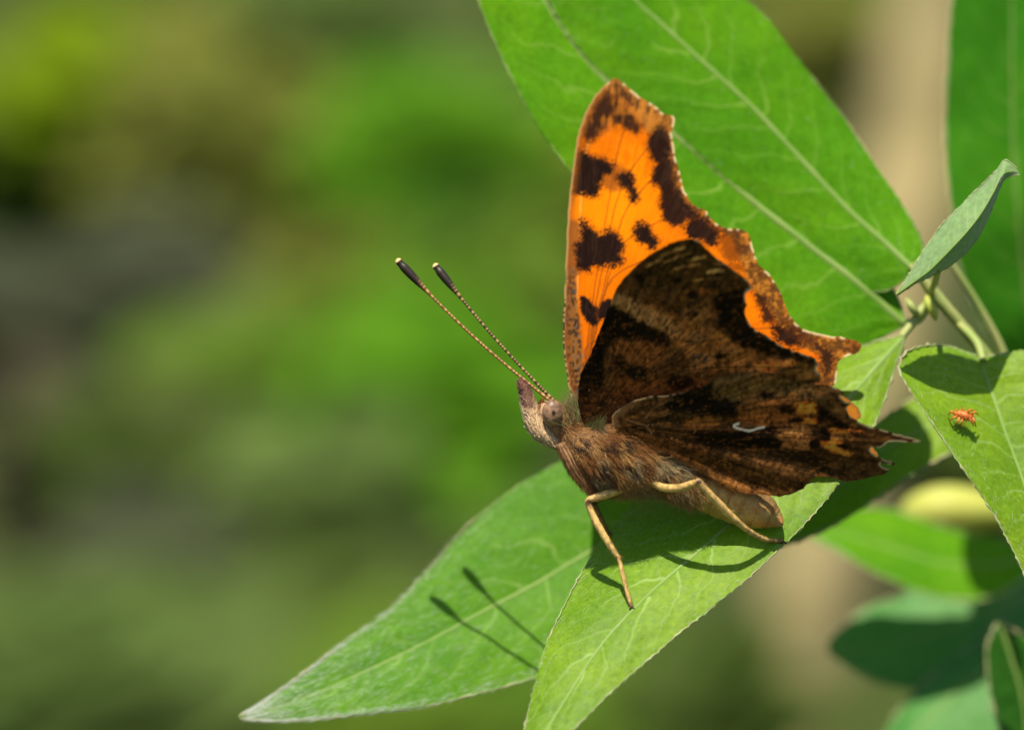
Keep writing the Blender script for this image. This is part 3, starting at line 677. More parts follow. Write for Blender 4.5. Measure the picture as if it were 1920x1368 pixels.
BLK = (0.011, 0.0065, 0.006); RUST = (0.24, 0.075, 0.014); OCH = (0.46, 0.20, 0.035); CREAM = (0.52, 0.38, 0.21)
def paint_far(px, py, d, arc):
    p = Paint(px, py, (0.84, 0.180, 0.003))
    g1 = smooth(420, 200, py)[:, None]
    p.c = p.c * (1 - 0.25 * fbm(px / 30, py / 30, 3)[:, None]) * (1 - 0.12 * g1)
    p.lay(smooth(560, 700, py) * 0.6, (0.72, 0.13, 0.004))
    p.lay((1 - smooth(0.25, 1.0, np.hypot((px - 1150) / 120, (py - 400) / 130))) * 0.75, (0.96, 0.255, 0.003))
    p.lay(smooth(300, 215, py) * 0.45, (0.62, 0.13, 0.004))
    p.lay(smooth(0.52, 0.72, fbm(px / 16, py / 16, 3)) * 0.3, (0.75, 0.17, 0.006))
    # veins
    root = (1090, 735)
    for a, b in (((1150, 330), (1200, 183)), ((1158, 372), (1258, 226)), ((1166, 412), (1264, 300)), ((1160, 470), (1300, 384)), ((1150, 520), (1390, 432)), ((1130, 590), (1440, 514)), ((1115, 640), (1500, 613)), ((1100, 700), (1600, 645))):
        mx, my = (a[0] + b[0]) / 2 - 8, (a[1] + b[1]) / 2 - 4
        p.line([root, ((root[0] + a[0]) / 2 - 4, (root[1] + a[1]) / 2), a, (mx, my), b], 1.3, (0.20, 0.05, 0.008), 0.75)
    p.line([(1074, 740), (1082, 560), (1088, 400), (1100, 280), (1150, 160)], 1.4, (0.85, 0.42, 0.09), 0.6)
    # ochre, mottled outer border
    mott = fbm(px / 8, py / 8, 4)
    outer = [(1153, 147), (1198, 181), (1261, 218), (1262, 265), (1284, 359), (1324, 396), (1390, 430), (1422, 494), (1471, 569), (1521, 621), (1615, 651), (1570, 682), (1563, 722)]
    od = seg_dist(px, py, catmull(outer, 6), False)[0] + p.wx * 10
    bw = 24 + 16 * smooth(1330, 1420, px)
    p.lay(smooth(bw, bw - 14, od) * 0.9, (0.40, 0.155, 0.022))
    p.lay(smooth(bw, bw - 10, od) * smooth(0.36, 0.56, mott) * 0.85, (0.085, 0.032, 0.010))
    p.poly([(1085, 250), (1105, 188), (1153, 140), (1250, 210), (1272, 230), (1264, 300), (1240, 292), (1228, 255), (1192, 236), (1150, 236), (1118, 256)], (0.26, 0.085, 0.018), 0.85, 9, 14)
    p.lay(smooth(40, 12, np.hypot(px - 1155, py - 160)) * 0.6, (0.45, 0.17, 0.03))
    p.poly([(1190, 195), (1245, 215), (1258, 250), (1232, 262), (1205, 235)], OCH, 0.45, 8, 12)
    # dark marks
    def D_(pts, a=0.99, s=4.2, w=11, g=6.0):
        p.poly(pts, (0.34, 0.075, 0.006), 0.6 * a, s + 6, w + 4, 5, 3.0)
        p.poly(pts, BLK, a, s, w, g, 2.2)
    D_([(1096, 266), (1101, 231), (1115, 205), (1134, 184), (1158, 186), (1168, 212), (1157, 230), (1141, 222), (1126, 240), (1113, 263)], 0.92, 6, 10, 5)
    D_([(1150, 210), (1172, 208), (1187, 218), (1200, 240), (1192, 250), (1180, 242), (1164, 234)], 0.9, 5, 8, 4)
    p.poly([(1118, 298), (1160, 310), (1192, 328), (1172, 354), (1128, 352)], (0.22, 0.06, 0.012), 0.75, 5, 10, 4)
    D_([(1086, 281), (1104, 290), (1124, 297), (1150, 306), (1146, 324), (1132, 327), (1126, 345), (1119, 366), (1098, 363), (1072, 362), (1076, 321)])
    D_([(1158, 327), (1181, 324), (1191, 349), (1197, 368), (1189, 379), (1181, 374), (1179, 359), (1163, 346)], 0.98)
    p.poly([(1062, 420), (1086, 418), (1090, 470), (1088, 512), (1062, 512)], (0.22, 0.075, 0.018), 0.85, 5, 6, 4)
    D_([(1090, 413), (1108, 427), (1122, 440), (1146, 433), (1163, 446), (1168, 466), (1163, 476), (1168, 490), (1155, 497), (1128, 497), (1114, 499), (1101, 505), (1087, 502), (1081, 480), (1080, 460), (1090, 446)])
    D_([(1188, 430), (1202, 420), (1216, 427), (1226, 443), (1234, 457), (1224, 465), (1213, 462), (1197, 450)])
    D_([(1090, 558), (1101, 561), (1112, 574), (1125, 580), (1123, 601), (1112, 609), (1100, 597), (1092, 582)], 1, 2, 4, 1.5)
    D_([(1125, 577), (1132, 566), (1146, 564), (1144, 588), (1126, 596)], 1, 2, 4, 1.5)
    # border chain
    D_([(1216, 262), (1238, 236), (1254, 262), (1256, 300), (1263, 340), (1276, 366), (1290, 384), (1312, 402), (1306, 420), (1288, 412), (1273, 426), (1256, 417), (1243, 405), (1240, 380), (1237, 354), (1222, 336), (1230, 308), (1219, 290)], 0.975, 4.5, 10, 4)
    D_([(1286, 425), (1310, 410), (1335, 421), (1353, 436), (1344, 450), (1337, 462), (1315, 451), (1297, 446)], 0.98)
    D_([(1352, 444), (1378, 440), (1396, 464), (1385, 484), (1358, 486)], 0.6, 7, 14, 4)
    D_([(1368, 494), (1396, 500), (1398, 508), (1372, 504)], 0.5, 5, 10, 4)
    D_([(1416, 548), (1428, 556), (1439, 574), (1452, 606), (1431, 600), (1424, 574)], 0.9, 3.5)
    D_([(1450, 613), (1472, 613), (1502, 634), (1503, 646), (1479, 648), (1459, 637)], 0.97)
    D_([(1470, 604), (1500, 618), (1524, 630), (1521, 640), (1484, 620)], 0.7, 4, 8)
    D_([(1528, 645), (1561, 666), (1555, 693), (1546, 703), (1541, 674)], 0.9, 4, 8)
    D_([(1588, 636), (1614, 648), (1610, 660), (1596, 650)], 0.55, 4, 6)
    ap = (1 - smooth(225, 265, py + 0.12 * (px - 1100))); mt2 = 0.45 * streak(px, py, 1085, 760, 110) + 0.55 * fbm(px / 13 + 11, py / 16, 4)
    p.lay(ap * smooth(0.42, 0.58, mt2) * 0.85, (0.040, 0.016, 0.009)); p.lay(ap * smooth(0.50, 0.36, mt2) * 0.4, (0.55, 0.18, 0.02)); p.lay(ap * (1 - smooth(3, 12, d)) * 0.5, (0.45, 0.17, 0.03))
    p.lay((1 - smooth(14, 34, od)) * smooth(0.5, 0.62, fbm(px / 4.5 + 7, py / 4.5, 3)) * 0.55, (0.06, 0.026, 0.014))
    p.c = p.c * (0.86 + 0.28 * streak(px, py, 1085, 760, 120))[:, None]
    dk = (p.c.sum(1) < 0.12)
    p.lay(dk * smooth(0.5, 0.7, streak(px, py, 1085, 760, 150)) * 0.6, (0.035, 0.017, 0.011))
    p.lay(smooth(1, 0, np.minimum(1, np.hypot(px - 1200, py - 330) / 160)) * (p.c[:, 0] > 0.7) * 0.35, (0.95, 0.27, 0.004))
    # speckled costal strip
    strip = smooth(0, 30, py - 490) * (1 - smooth(16 + (py - 500) * 0.10, 26 + (py - 500) * 0.11, px - 1055))
    n1 = vnoise(px / 3.2, py / 5); n2 = vnoise(px / 3 + 80, py / 4 + 33)
    p.lay(strip * 0.92, (0.19, 0.085, 0.022))
    p.lay(strip * smooth(0.38, 0.68, n1) * 0.9, (0.03, 0.019, 0.013))
    p.lay(strip * smooth(0.66, 0.9, n2) * 0.55, (0.11, 0.12, 0.12))
    # pale costa and fringe
    left = 1 - smooth(1100, 1170, px - 0.12 * (500 - py))
    left = np.where(py < 200, 1 - smooth(1120, 1160, px), left) * (py < 735)
    p.lay(left * (1 - smooth(6, 18, d)) * 0.55, (0.20, 0.06, 0.01)); p.lay(left * (1 - smooth(2.0, 5.0, d)) * 0.85, (0.42, 0.24, 0.10))
    p.lay(left * (1 - smooth(1.5, 4, d)) * smooth(0.45, 0.6, vnoise(arc / 4, arc * 0)) * smooth(480, 560, py), (0.03, 0.025, 0.02))
    p.lay((1 - left) * (1 - smooth(1.5, 5.0, d)) * smooth(0.46, 0.6, vnoise(arc / 7, arc * 0 + 5.5)) * 0.9, (0.72, 0.54, 0.30))
    return p.c

def streak(px, py, cx, cy, n=70.0):
    th = np.arctan2(py - cy, px - cx); r = np.hypot(px - cx, py - cy)
    return vnoise(th * n + 300, r / 38 + 20) * 0.6 + vnoise(th * n * 2.3 + 500, r / 22 + 60) * 0.4

def paint_near_fore(px, py, d, arc):
    p = Paint(px, py, (0.075, 0.048, 0.021)); B = (0.016, 0.012, 0.008)
    p.lay(fbm(px / 34, py / 34, 4) * 0.5, (0.12, 0.075, 0.03))
    p.poly([(1212, 480), (1296, 446), (1345, 490), (1400, 530), (1340, 548), (1260, 545), (1190, 540)], (0.060, 0.043, 0.018), 0.9, 10, 14)
    p.poly([(1212, 578), (1266, 588), (1321, 604), (1354, 628), (1387, 646), (1420, 662), (1500, 682), (1530, 700), (1440, 704), (1365, 690), (1300, 690), (1273, 640)], (0.19, 0.105, 0.040), 0.9, 7, 18, 4)
    p.poly([(1144, 571), (1157, 551), (1190, 562), (1212, 575), (1266, 606), (1276, 626), (1256, 632), (1203, 610), (1177, 592), (1159, 581)], (0.21, 0.155, 0.082), 0.9, 5, 12, 3)
    p.poly([(1260, 622), (1330, 668), (1420, 690), (1410, 697), (1320, 682), (1262, 640)], (0.24, 0.13, 0.05), 0.6, 7, 12)
    p.poly([(1143, 573), (1179, 590), (1212, 609), (1253, 630), (1247, 652), (1203, 643), (1168, 634), (1130, 634), (1132, 598)], B, 0.95, 4, 10, 3)
    p.poly([(1150, 648), (1185, 637), (1234, 648), (1242, 670), (1212, 690), (1172, 684), (1148, 664)], (0.165, 0.085, 0.03), 0.9, 6, 12, 4)
    p.poly([(1160, 700), (1215, 712), (1300, 706), (1330, 722), (1260, 740), (1180, 752), (1150, 735)], (0.14, 0.065, 0.022), 0.8, 8, 16, 4)
    p.oval(1194, 699, 25, 14, (0.022, 0.02, 0.013), 0.95, 12)
    p.oval(1275, 716, 30, 13, B, 0.9, 8)
    p.poly([(1337, 563), (1352, 549), (1398, 545), (1396, 586), (1415, 617), (1451, 638), (1486, 657), (1532, 671), (1516, 678), (1459, 665), (1402, 654), (1364, 628), (1344, 598)], B, 0.95, 6, 12, 3)
    p.poly([(1290, 575), (1340, 580), (1345, 602), (1320, 612), (1290, 596)], (0.16, 0.10, 0.045), 0.8, 8, 12)
    p.lay((1 - smooth(14, 34, d)) * (px < 1180) * smooth(560, 640, py), B)
    for cx, cy, rx, ry in ((1269, 526, 9, 6), (1299, 552, 12, 8), (1198, 519, 12, 8), (1300, 590, 11, 7), (1352, 668, 12, 5), (1163, 680, 12, 14), (1120, 700, 12, 40)):
        p.oval(cx, cy, rx, ry, B, 0.9)
    p.oval(1323, 547, 16, 7, (0.19, 0.085, 0.025), 0.8)
    for a, b, w, al in (((1240, 480), (1282, 464), 2.2, .55), ((1246, 492), (1296, 474), 2.0, .4), ((1292, 489), (1322, 481), 2.8, .7), ((1262, 505), (1310, 496), 2.2, .4), ((1329, 511), (1354, 506), 3.4, .95), ((1340, 496), (1352, 494), 1.8, .5), ((1300, 526), (1350, 521), 2.0, .35), ((1212, 500), (1240, 486), 2.4, .4)):
        p.line([a, ((a[0] + b[0]) / 2, (a[1] + b[1]) / 2 - 1), b], w, (0.36, 0.26, 0.12), al, 4, 1.6)
    for cx, cy in ((1300, 632), (1312, 672)):
        hat = smooth(0.45, 0.6, vnoise((px + py) / 4.0, (px - py) / 26))
        m = (1 - smooth(0.5, 1.1, np.hypot((px - cx) / 26, (py - cy) / 14)))
        p.lay(m * hat * 0.85, (0.05, 0.06, 0.062)); p.lay(m * (1 - hat) * 0.5, (0.17, 0.12, 0.06))
    p.poly([(1412, 682), (1455, 676), (1498, 680), (1470, 690), (1430, 698)], (0.42, 0.15, 0.04), 0.85, 4, 8)
    p.poly([(1455, 690), (1535, 686), (1536, 714), (1470, 708)], (0.12, 0.085, 0.036), 0.8, 6, 8)
    p.lay(smooth(720, 770, py) * 0.75, (0.075, 0.036, 0.02))
    for b in ((1240, 466), (1300, 452), (1364, 498), (1405, 532), (1398, 574), (1425, 622), (1486, 657), (1532, 690)):
        p.line([(1110, 780), (1140 + (b[0] - 1140) * .35, 700 + (b[1] - 700) * .45), b], 1.0, (0.025, 0.017, 0.01), 0.6)
    p.c = p.c * (0.55 + 0.9 * streak(px, py, 1110, 790, 60))[:, None] * (0.45 + 1.1 * fbm(px / 7, py / 7, 4))[:, None]
    fl = smooth(0.52, 0.68, fbm(px / 9 + 3, py / 4.5, 4)) * smooth(0.3, 0.7, streak(px, py, 1140, 800, 110))
    p.lay(fl * 0.5, (0.21, 0.105, 0.034)); p.lay(smooth(0.60, 0.74, fbm(px / 5 + 60, py / 8, 4)) * 0.6, (0.018, 0.011, 0.007))
    p.c = np.minimum(p.c * np.clip(p.c.mean(1) / 0.055, 0.25, 3.5)[:, None] ** 0.7, 0.6) * 0.82 * np.array([1.28, 0.86, 0.50])
    sp = RNG.random(len(px)); p.lay((sp > 0.9955) * smooth(600, 740, py) * 0.6, (0.42, 0.24, 0.09))
    p.lay((px > 1300) * (1 - smooth(1.2, 3.6, d)) * smooth(0.45, 0.6, vnoise(arc / 8, arc * 0 + 2.5)), CREAM)
    p.lay(np.exp(-((px - 1405) ** 2 + (py - 545) ** 2) / 60) * (d < 5), CREAM)
    p.lay(np.exp(-((px - 1533) ** 2 + (py - 692) ** 2) / 120) * (d < 5), CREAM)
    return p.c

def paint_near_hind(px, py, d, arc):
    p = Paint(px, py, (0.070, 0.042, 0.018)); B = (0.014, 0.010, 0.007)
    p.lay(fbm(px / 30 + 9, py / 22, 4) * 0.45, (0.12, 0.072, 0.03))
    p.poly([(1325, 728), (1376, 699), (1440, 699), (1520, 722), (1580, 735), (1560, 750), (1500, 745), (1440, 742), (1360, 752)], (0.115, 0.088, 0.042), 0.9, 6, 12, 3)
    p.poly([(1400, 735), (1470, 733), (1500, 742), (1470, 752), (1405, 752)], (0.19, 0.105, 0.04), 0.6, 6, 10)
    p.poly([(1262, 740), (1335, 718), (1336, 742), (1372, 752), (1420, 764), (1380, 782), (1330, 778), (1250, 768)], B, 0.9, 6, 12)
    p.poly([(1386, 760), (1440, 752), (1500, 760), (1500, 795), (1440, 798), (1405, 800), (1385, 782)], (0.21, 0.10, 0.036), 0.9, 6, 14, 4)
    p.poly([(1285, 788), (1320, 782), (1350, 792), (1330, 800), (1290, 802)], (0.24, 0.11, 0.035), 0.8, 6, 10, 3)
    p.poly([(1200, 790), (1235, 770), (1290, 770), (1300, 785), (1250, 800), (1215, 812)], (0.07, 0.05, 0.024), 0.7, 6, 10)
    p.poly([(1300, 812), (1400, 806), (1457, 799), (1467, 811), (1453, 817), (1466, 828), (1457, 839), (1400, 842), (1330, 838)], B, 0.93, 4, 8)
    p.poly([(1462, 803), (1490, 797), (1516, 799), (1522, 820), (1514, 845), (1466, 842), (1470, 830), (1458, 818), (1470, 811)], (0.24, 0.135, 0.06), 0.92, 4, 8, 3)
    p.poly([(1320, 842), (1470, 850), (1640, 872), (1655, 886), (1570, 898), (1500, 905), (1400, 890)], (0.085, 0.058, 0.028), 0.8, 9, 14)
    p.poly([(1410, 862), (1450, 862), (1500, 880), (1480, 908), (1430, 890)], (0.125, 0.075, 0.035), 0.7, 8, 14)
    p.poly([(1330, 890), (1400, 905), (1470, 915), (1490, 922), (1440, 930), (1370, 920)], (0.22, 0.125, 0.052), 0.85, 6, 10, 4)  # inner margin painted paler, as if sunlit
    p.poly([(1440, 846), (1520, 850), (1560, 872), (1550, 886), (1500, 868)], B, 0.6, 6, 12)
    O = (0.62, 0.20, 0.035)  # orange streaks: glow of sunlight through the wing, painted in
    p.poly([(1492, 756), (1528, 754), (1532, 768), (1515, 776), (1490, 768)], O, 0.9, 3.5, 8)
    p.poly([(1500, 784), (1526, 782), (1536, 792), (1508, 794)], O, 0.8, 3, 7)
    p.poly([(1554, 803), (1580, 804), (1618, 808), (1590, 812), (1556, 812)], O, 0.9, 3, 6)
    p.poly([(1560, 812), (1602, 816), (1600, 824), (1562, 822)], (0.26, 0.15, 0.06), 0.7, 4, 6)
    p.poly([(1541, 825), (1580, 826), (1568, 836), (1598, 849), (1582, 852), (1550, 842)], O, 0.92, 3, 7)
    p.poly([(1530, 740), (1590, 756), (1590, 778), (1560, 778), (1535, 765)], (0.12, 0.085, 0.04), 0.7, 6, 10)
    for cx, cy, rx, ry, a in ((1476, 767, 18, 9, 0), (1438, 741, 14, 6, 0), (1552, 780, 26, 9, 38), (1560, 792, 34, 9, 14), (1528, 831, 12, 9, 0), (1582, 836, 15, 4, 10), (1606, 813, 14, 4, 8), (1494, 788, 14, 5, 0), (1546, 815, 12, 14, 0)):
        p.oval(cx, cy, rx, ry, B, 0.92, a)
    p.lay((1 - smooth(10, 40, np.hypot((px - 1200) / 1.6, py - 815))) * 0.0, B)
    for b in ((1425, 699), (1512, 720), (1580, 740), (1592, 776), (1640, 802), (1715, 824), (1660, 832), (1665, 868), (1630, 893), (1560, 896), (1500, 918), (1430, 926)):
        p.line([(1185, 800), (1260, 800 + (b[1] - 800) * .22), (1260 + (b[0] - 1260) * .55, 800 + (b[1] - 800) * .62), b], 0.9, (0.022, 0.015, 0.009), 0.6)
    # dotted rows of scales in the brown fields
    dots = smooth(0.55, 0.7, vnoise(px / 2.6, py / 4.5))
    p.lay(dots * 0.3 * smooth(1380, 1420, px) * (1 - smooth(1600, 1640, px)), (0.03, 0.02, 0.012))
    p.c = p.c * (0.52 + 0.95 * streak(px, py, 1170, 800, 70))[:, None] * (0.45 + 1.1 * fbm(px / 7, py / 7, 4))[:, None]
    fl = smooth(0.52, 0.68, fbm(px / 9 + 3, py / 4.5, 4)) * smooth(0.3, 0.7, streak(px, py, 1140, 800, 110))
    p.lay(fl * 0.5, (0.21, 0.105, 0.034)); p.lay(smooth(0.60, 0.74, fbm(px / 5 + 60, py / 8, 4)) * 0.6, (0.018, 0.011, 0.007))
    p.c = np.minimum(p.c * np.clip(p.c.mean(1) / 0.055, 0.25, 3.5)[:, None] ** 0.7, 0.6) * 0.82 * np.array([1.28, 0.86, 0.50])
    # silvery comma
    p.line([(1385, 794), (1376, 798), (1388, 804), (1408, 807), (1423, 802), (1433, 800)], 1.9, (0.80, 0.74, 0.54), 1.0, 2, 0.9)
    p.lay((1 - smooth(0.5, 1, np.hypot((px - 1404) / 22, (py - 797) / 5.5))) * 0.7, (0.10, 0.05, 0.02))
    # cream ticks along the front edge near the root
    tick = smooth(0.40, 0.55, vnoise(arc / 7, arc * 0 + 8.5))
    front = (1 - smooth(1230, 1300, px)) * (py < 800) * (1 - smooth(1.8, 4.2, d))
    p.lay(front * tick * 0.95, (0.66, 0.42, 0.20)); p.lay(front * (1 - tick), (0.04, 0.028, 0.02))
    p.lay((1 - smooth(1165, 1215, px)) * (py < 800) * (1 - smooth(6, 16, d)) * 0.55, (0.26, 0.13, 0.055))
    p.line([(1175, 786), (1195, 793), (1212, 798), (1222, 812)], 1.0, (0.40, 0.20, 0.09), 0.6)
    p.line([(1210, 785), (1225, 765), (1262, 748)], 0.8, (0.25, 0.16, 0.07), 0.5)
    sp = RNG.random(len(px)); p.lay((sp > 0.9955) * (1 - smooth(1280, 1420, px)) * 0.6, (0.46, 0.26, 0.10))
    p.lay((px > 1560) * (py < 885) * (1 - smooth(1.2, 4.0, d)) * smooth(0.36, 0.5, vnoise(arc / 9, arc * 0 + 2.5)), CREAM)
    return p.c

def paint_far_hind(px, py, d, arc):
    p = Paint(px, py, (0.50, 0.17, 0.012))
    p.lay(smooth(0.4, 0.65, fbm(px / 25, py / 25, 3)) * 0.7, (0.30, 0.12, 0.03))
    p.lay((1 - smooth(2, 6, d)) * 0.8, (0.22, 0.10, 0.03))
    return p.c

bfly = thing('butterfly', 'orange and brown ragged-winged butterfly standing on the green leaf, wings raised', 'butterfly', P(1183, 1138, -0.30))
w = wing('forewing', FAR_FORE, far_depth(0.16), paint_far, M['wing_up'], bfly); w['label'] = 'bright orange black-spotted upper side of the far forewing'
w = wing('hindwing', FAR_HIND, far_depth(0.12, 0.22), paint_far_hind, M['wing_up'], bfly, step=4); w['label'] = 'orange far hindwing peeping out behind the near one'
w = wing('forewing', NEAR_FORE, near_depth(-0.17, 0.585), paint_near_fore, M['wing_under'], bfly); w['label'] = 'dark brown mottled underside of the near forewing'
w = wing('hindwing', NEAR_HIND, near_depth(-0.255, 0.53), paint_near_hind, M['wing_under'], bfly); w['label'] = 'dark brown underside of the near hindwing with a white comma mark'

# one continuous body: head, neck, thorax, abdomen
BODY = [(1000, 788, -0.04, 3, 3), (1006, 786, -0.04, 14, 16), (1016, 782, -0.04, 26, 28), (1031, 782, -0.04, 31, 36), (1047, 791, -0.04, 31, 38), (1061, 806, -0.04, 30, 34), (1076, 820, -0.04, 38, 42), (1096, 834, -0.04, 54, 58),
        (1126, 846, -0.04, 68, 70), (1168, 858, -0.04, 68, 72), (1208, 870, -0.04, 56, 64), (1240, 880, -0.05, 44, 52), (1275, 893, -0.06, 44, 46), (1310, 908, -0.05, 44, 40), (1350, 925, -0.05, 45, 40), (1392, 942, -0.05, 44, 38), (1430, 960, -0.05, 34, 32), (1452, 973, -0.05, 20, 20), (1466, 984, -0.08, 4, 5)]
def body_col(t, a, px, py):
    c = np.tile(np.array([0.13, 0.062, 0.026]), (len(t), 1))
    n = fbm(px / 12, py / 12, 3)
    c = c * (0.6 + 0.8 * n)[:, None]
    k = smooth(1250, 1300, px)[:, None]                       # abdomen: tan with rusty flecks
    ab = np.array([0.44, 0.275, 0.085]) * (0.7 + 0.6 * n)[:, None]
    ab = np.where((fbm(px / 9 + 4, py / 9, 3) > 0.60)[:, None], np.array([0.40, 0.20, 0.06]), ab)
    seg = np.abs(((px * 0.9 + py * 0.4) / 27.0) % 1 - 0.5) < 0.07
    ab = np.where(seg[:, None], ab * 0.8, ab)
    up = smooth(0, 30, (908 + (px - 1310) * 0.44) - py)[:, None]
    ab = ab * (1 - 0.75 * up) + np.array([0.10, 0.05, 0.022]) * 0.75 * up  # upper side coloured darker for the shade under the hindwing
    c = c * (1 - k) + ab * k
    h = (1 - smooth(1030, 1062, px))[:, None]
    c = c * (1 - h) + np.array([0.34, 0.21, 0.12]) * (0.6 + 0.8 * n)[:, None] * h
    return c
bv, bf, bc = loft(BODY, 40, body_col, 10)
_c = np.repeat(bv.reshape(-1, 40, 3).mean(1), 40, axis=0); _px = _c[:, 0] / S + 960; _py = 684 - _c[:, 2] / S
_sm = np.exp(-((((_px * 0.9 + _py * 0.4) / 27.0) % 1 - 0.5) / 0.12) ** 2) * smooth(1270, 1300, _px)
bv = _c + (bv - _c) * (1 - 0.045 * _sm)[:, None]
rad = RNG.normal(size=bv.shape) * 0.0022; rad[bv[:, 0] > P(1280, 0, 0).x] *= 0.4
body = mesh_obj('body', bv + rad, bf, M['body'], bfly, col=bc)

# eye: mottled brown, slightly flattened, on both sides of the head
def eye(y, side):
    c = P(1036, 774, y); V = []; F = []; nu, nv = 40, 26
    for i in range(nv + 1):
        ph = math.pi * i / nv
        for j in range(nu):
            th = 2 * math.pi * j / nu
            V.append((c.x + 19.5 * S * math.sin(ph) * math.cos(th), c.y + side * 15 * S * math.cos(ph), c.z + 25 * S * math.sin(ph) * math.sin(th)))
    for i in range(nv):
        for j in range(nu):
            k = (j + 1) % nu; F.append((i * nu + j, i * nu + k, (i + 1) * nu + k, (i + 1) * nu + j))
    V = np.array(V); px = V[:, 0] / S + 960; py = 684 - V[:, 2] / S
    n = fbm(px / 7, py / 7, 3)
    col = np.array([0.235, 0.135, 0.080]) * (0.3 + 1.3 * n)[:, None]
    dk = smooth(0.6, 0.68, fbm(px / 6 + 30, py / 6, 2))[:, None]; col = col * (1 - 0.6 * dk) + np.array([0.05, 0.025, 0.018]) * 0.6 * dk
    pup = (1 - smooth(0.6, 1.1, np.hypot((px - 1037.5) / 4.0, (py - 773.5) / 5.6)))[:, None]; col = col * (1 - pup) + np.array([0.01, 0.006, 0.005]) * pup
    return mesh_obj('eye', V, F, attr_mat('compound_eye', 0.38, 0.3, 0.0, 190.0, 0.2, 0.5, bdist=0.002), bfly, col=col)
eye(-0.185, 1); eye(0.105, 1)

# palps forming the upturned snout
def palp(dy):
    path = [(1050, 838, -0.06 + dy, 7, 9), (1036, 828, -0.07 + dy, 13, 14), (1018, 813, -0.08 + dy, 17, 16), (1005, 797, -0.08 + dy, 17, 15), (998, 781, -0.07 + dy, 15, 14), (993, 764, -0.07 + dy, 13, 12), (988, 745, -0.07 + dy, 11, 10), (983, 730, -0.07 + dy, 9, 8), (978, 719, -0.07 + dy, 6, 6), (975, 713, -0.07 + dy, 2, 2)]
    def col(t, a, px, py):
        n = fbm(px / 4, py / 4, 2); c = np.where((py > 765)[:, None], np.array([0.42, 0.27, 0.15]), np.array([0.14, 0.062, 0.045])) * (0.5 + n)[:, None]
        axis = 985 + (py - 715) * 0.22; ed = smooth(4, 12, px - axis)[:, None] * (py < 765)[:, None]
        return c * (1 - ed) + np.array([0.60, 0.36, 0.12]) * ed
    v, f, c = loft(path, 18, col, 6)
    v = v + RNG.normal(size=v.shape) * 0.0022
    o = mesh_obj('labial_palp', v, f, M['body'], bfly, col=c)
    # scale-like bristles standing off the front
    n = 900; i = RNG.integers(0, len(v) - 18, n); r = v[i]; cen = v.reshape(-1, 18, 3).mean(1)[i // 18]
    d = (r - cen); d /= np.linalg.norm(d, axis=1)[:, None] + 1e-9
    nxt = np.array(P(975, 713, 0)) - r; nxt /= np.linalg.norm(nxt, axis=1)[:, None] + 1e-9
    py = 684 - r[:, 2] / S; t = smooth(790, 730, py)
    cc = (np.array([0.62, 0.46, 0.30])[None] * (1 - t[:, None]) + np.array([0.16, 0.075, 0.055])[None] * t[:, None]) * (0.5 + RNG.random((n, 1)))
    hv, hf, hc = strands(r, d * 0.55 + nxt * 0.9 + RNG.normal(size=(n, 3)) * 0.12, 0.022 + 0.022 * RNG.random(n), 0.0032 * np.ones(n), cc, 0 * d, 2)
    q = mesh_obj('bristle', hv, hf, M['fur'], o, col=hc); q['kind'] = 'stuff'
palp(-0.035); palp(0.05)

# antennae
def antenna(base, tip, y0, y1, bow, warm):
    n = 46; path = []
    for i in range(n + 1):
        t = i / n; x = base[0] + (tip[0] - base[0]) * t; y_ = base[1] + (tip[1] - base[1]) * t
        b = bow * math.sin(math.pi * t)
        r = 3.1 - 0.5 * smooth(0, 0.3, np.array(t)) + 5.6 * float(smooth(0.74, 0.93, np.array(t)))
        if t > 0.975: r *= 0.8
        path.append((x + b * 0.6, y_ - b * 0.8, y0 + (y1 - y0) * t, r, r))
    a = path[-1]; e = ((tip[0] - base[0]) / math.hypot(tip[0] - base[0], tip[1] - base[1]), (tip[1] - base[1]) / math.hypot(tip[0] - base[0], tip[1] - base[1]))
    path.append((a[0] + e[0] * 4, a[1] + e[1] * 4, y1, 2.5, 2.5))
    def col(t, an, px, py):
        band = ((t * 44 + 0.25 * np.sin(t * 61)) % 1) < 0.40 + 0.1 * np.sin(t * 33)
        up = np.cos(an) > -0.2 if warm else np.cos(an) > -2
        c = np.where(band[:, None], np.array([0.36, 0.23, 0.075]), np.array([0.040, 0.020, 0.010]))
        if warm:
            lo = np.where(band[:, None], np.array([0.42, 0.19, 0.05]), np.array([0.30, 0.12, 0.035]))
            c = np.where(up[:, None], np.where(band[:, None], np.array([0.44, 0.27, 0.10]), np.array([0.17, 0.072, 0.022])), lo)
        k = smooth(0.76, 0.86, t + 0.02 * np.sin(an * 2))[:, None]; c = c * (1 - k) + np.array([0.022, 0.014, 0.010]) * k
        c = np.where((t > 0.974)[:, None], np.array([0.74, 0.46, 0.20]), c)
        return c
    v, f, c = loft(path, 12, col, 5)
    return mesh_obj('antenna', v, f, M['antenna'], bfly, col=c)
antenna((1033, 752), (746, 489), -0.10, 0.02, -9, True)
antenna((1041, 754), (816, 498), 0.0, 0.24, -6, False)

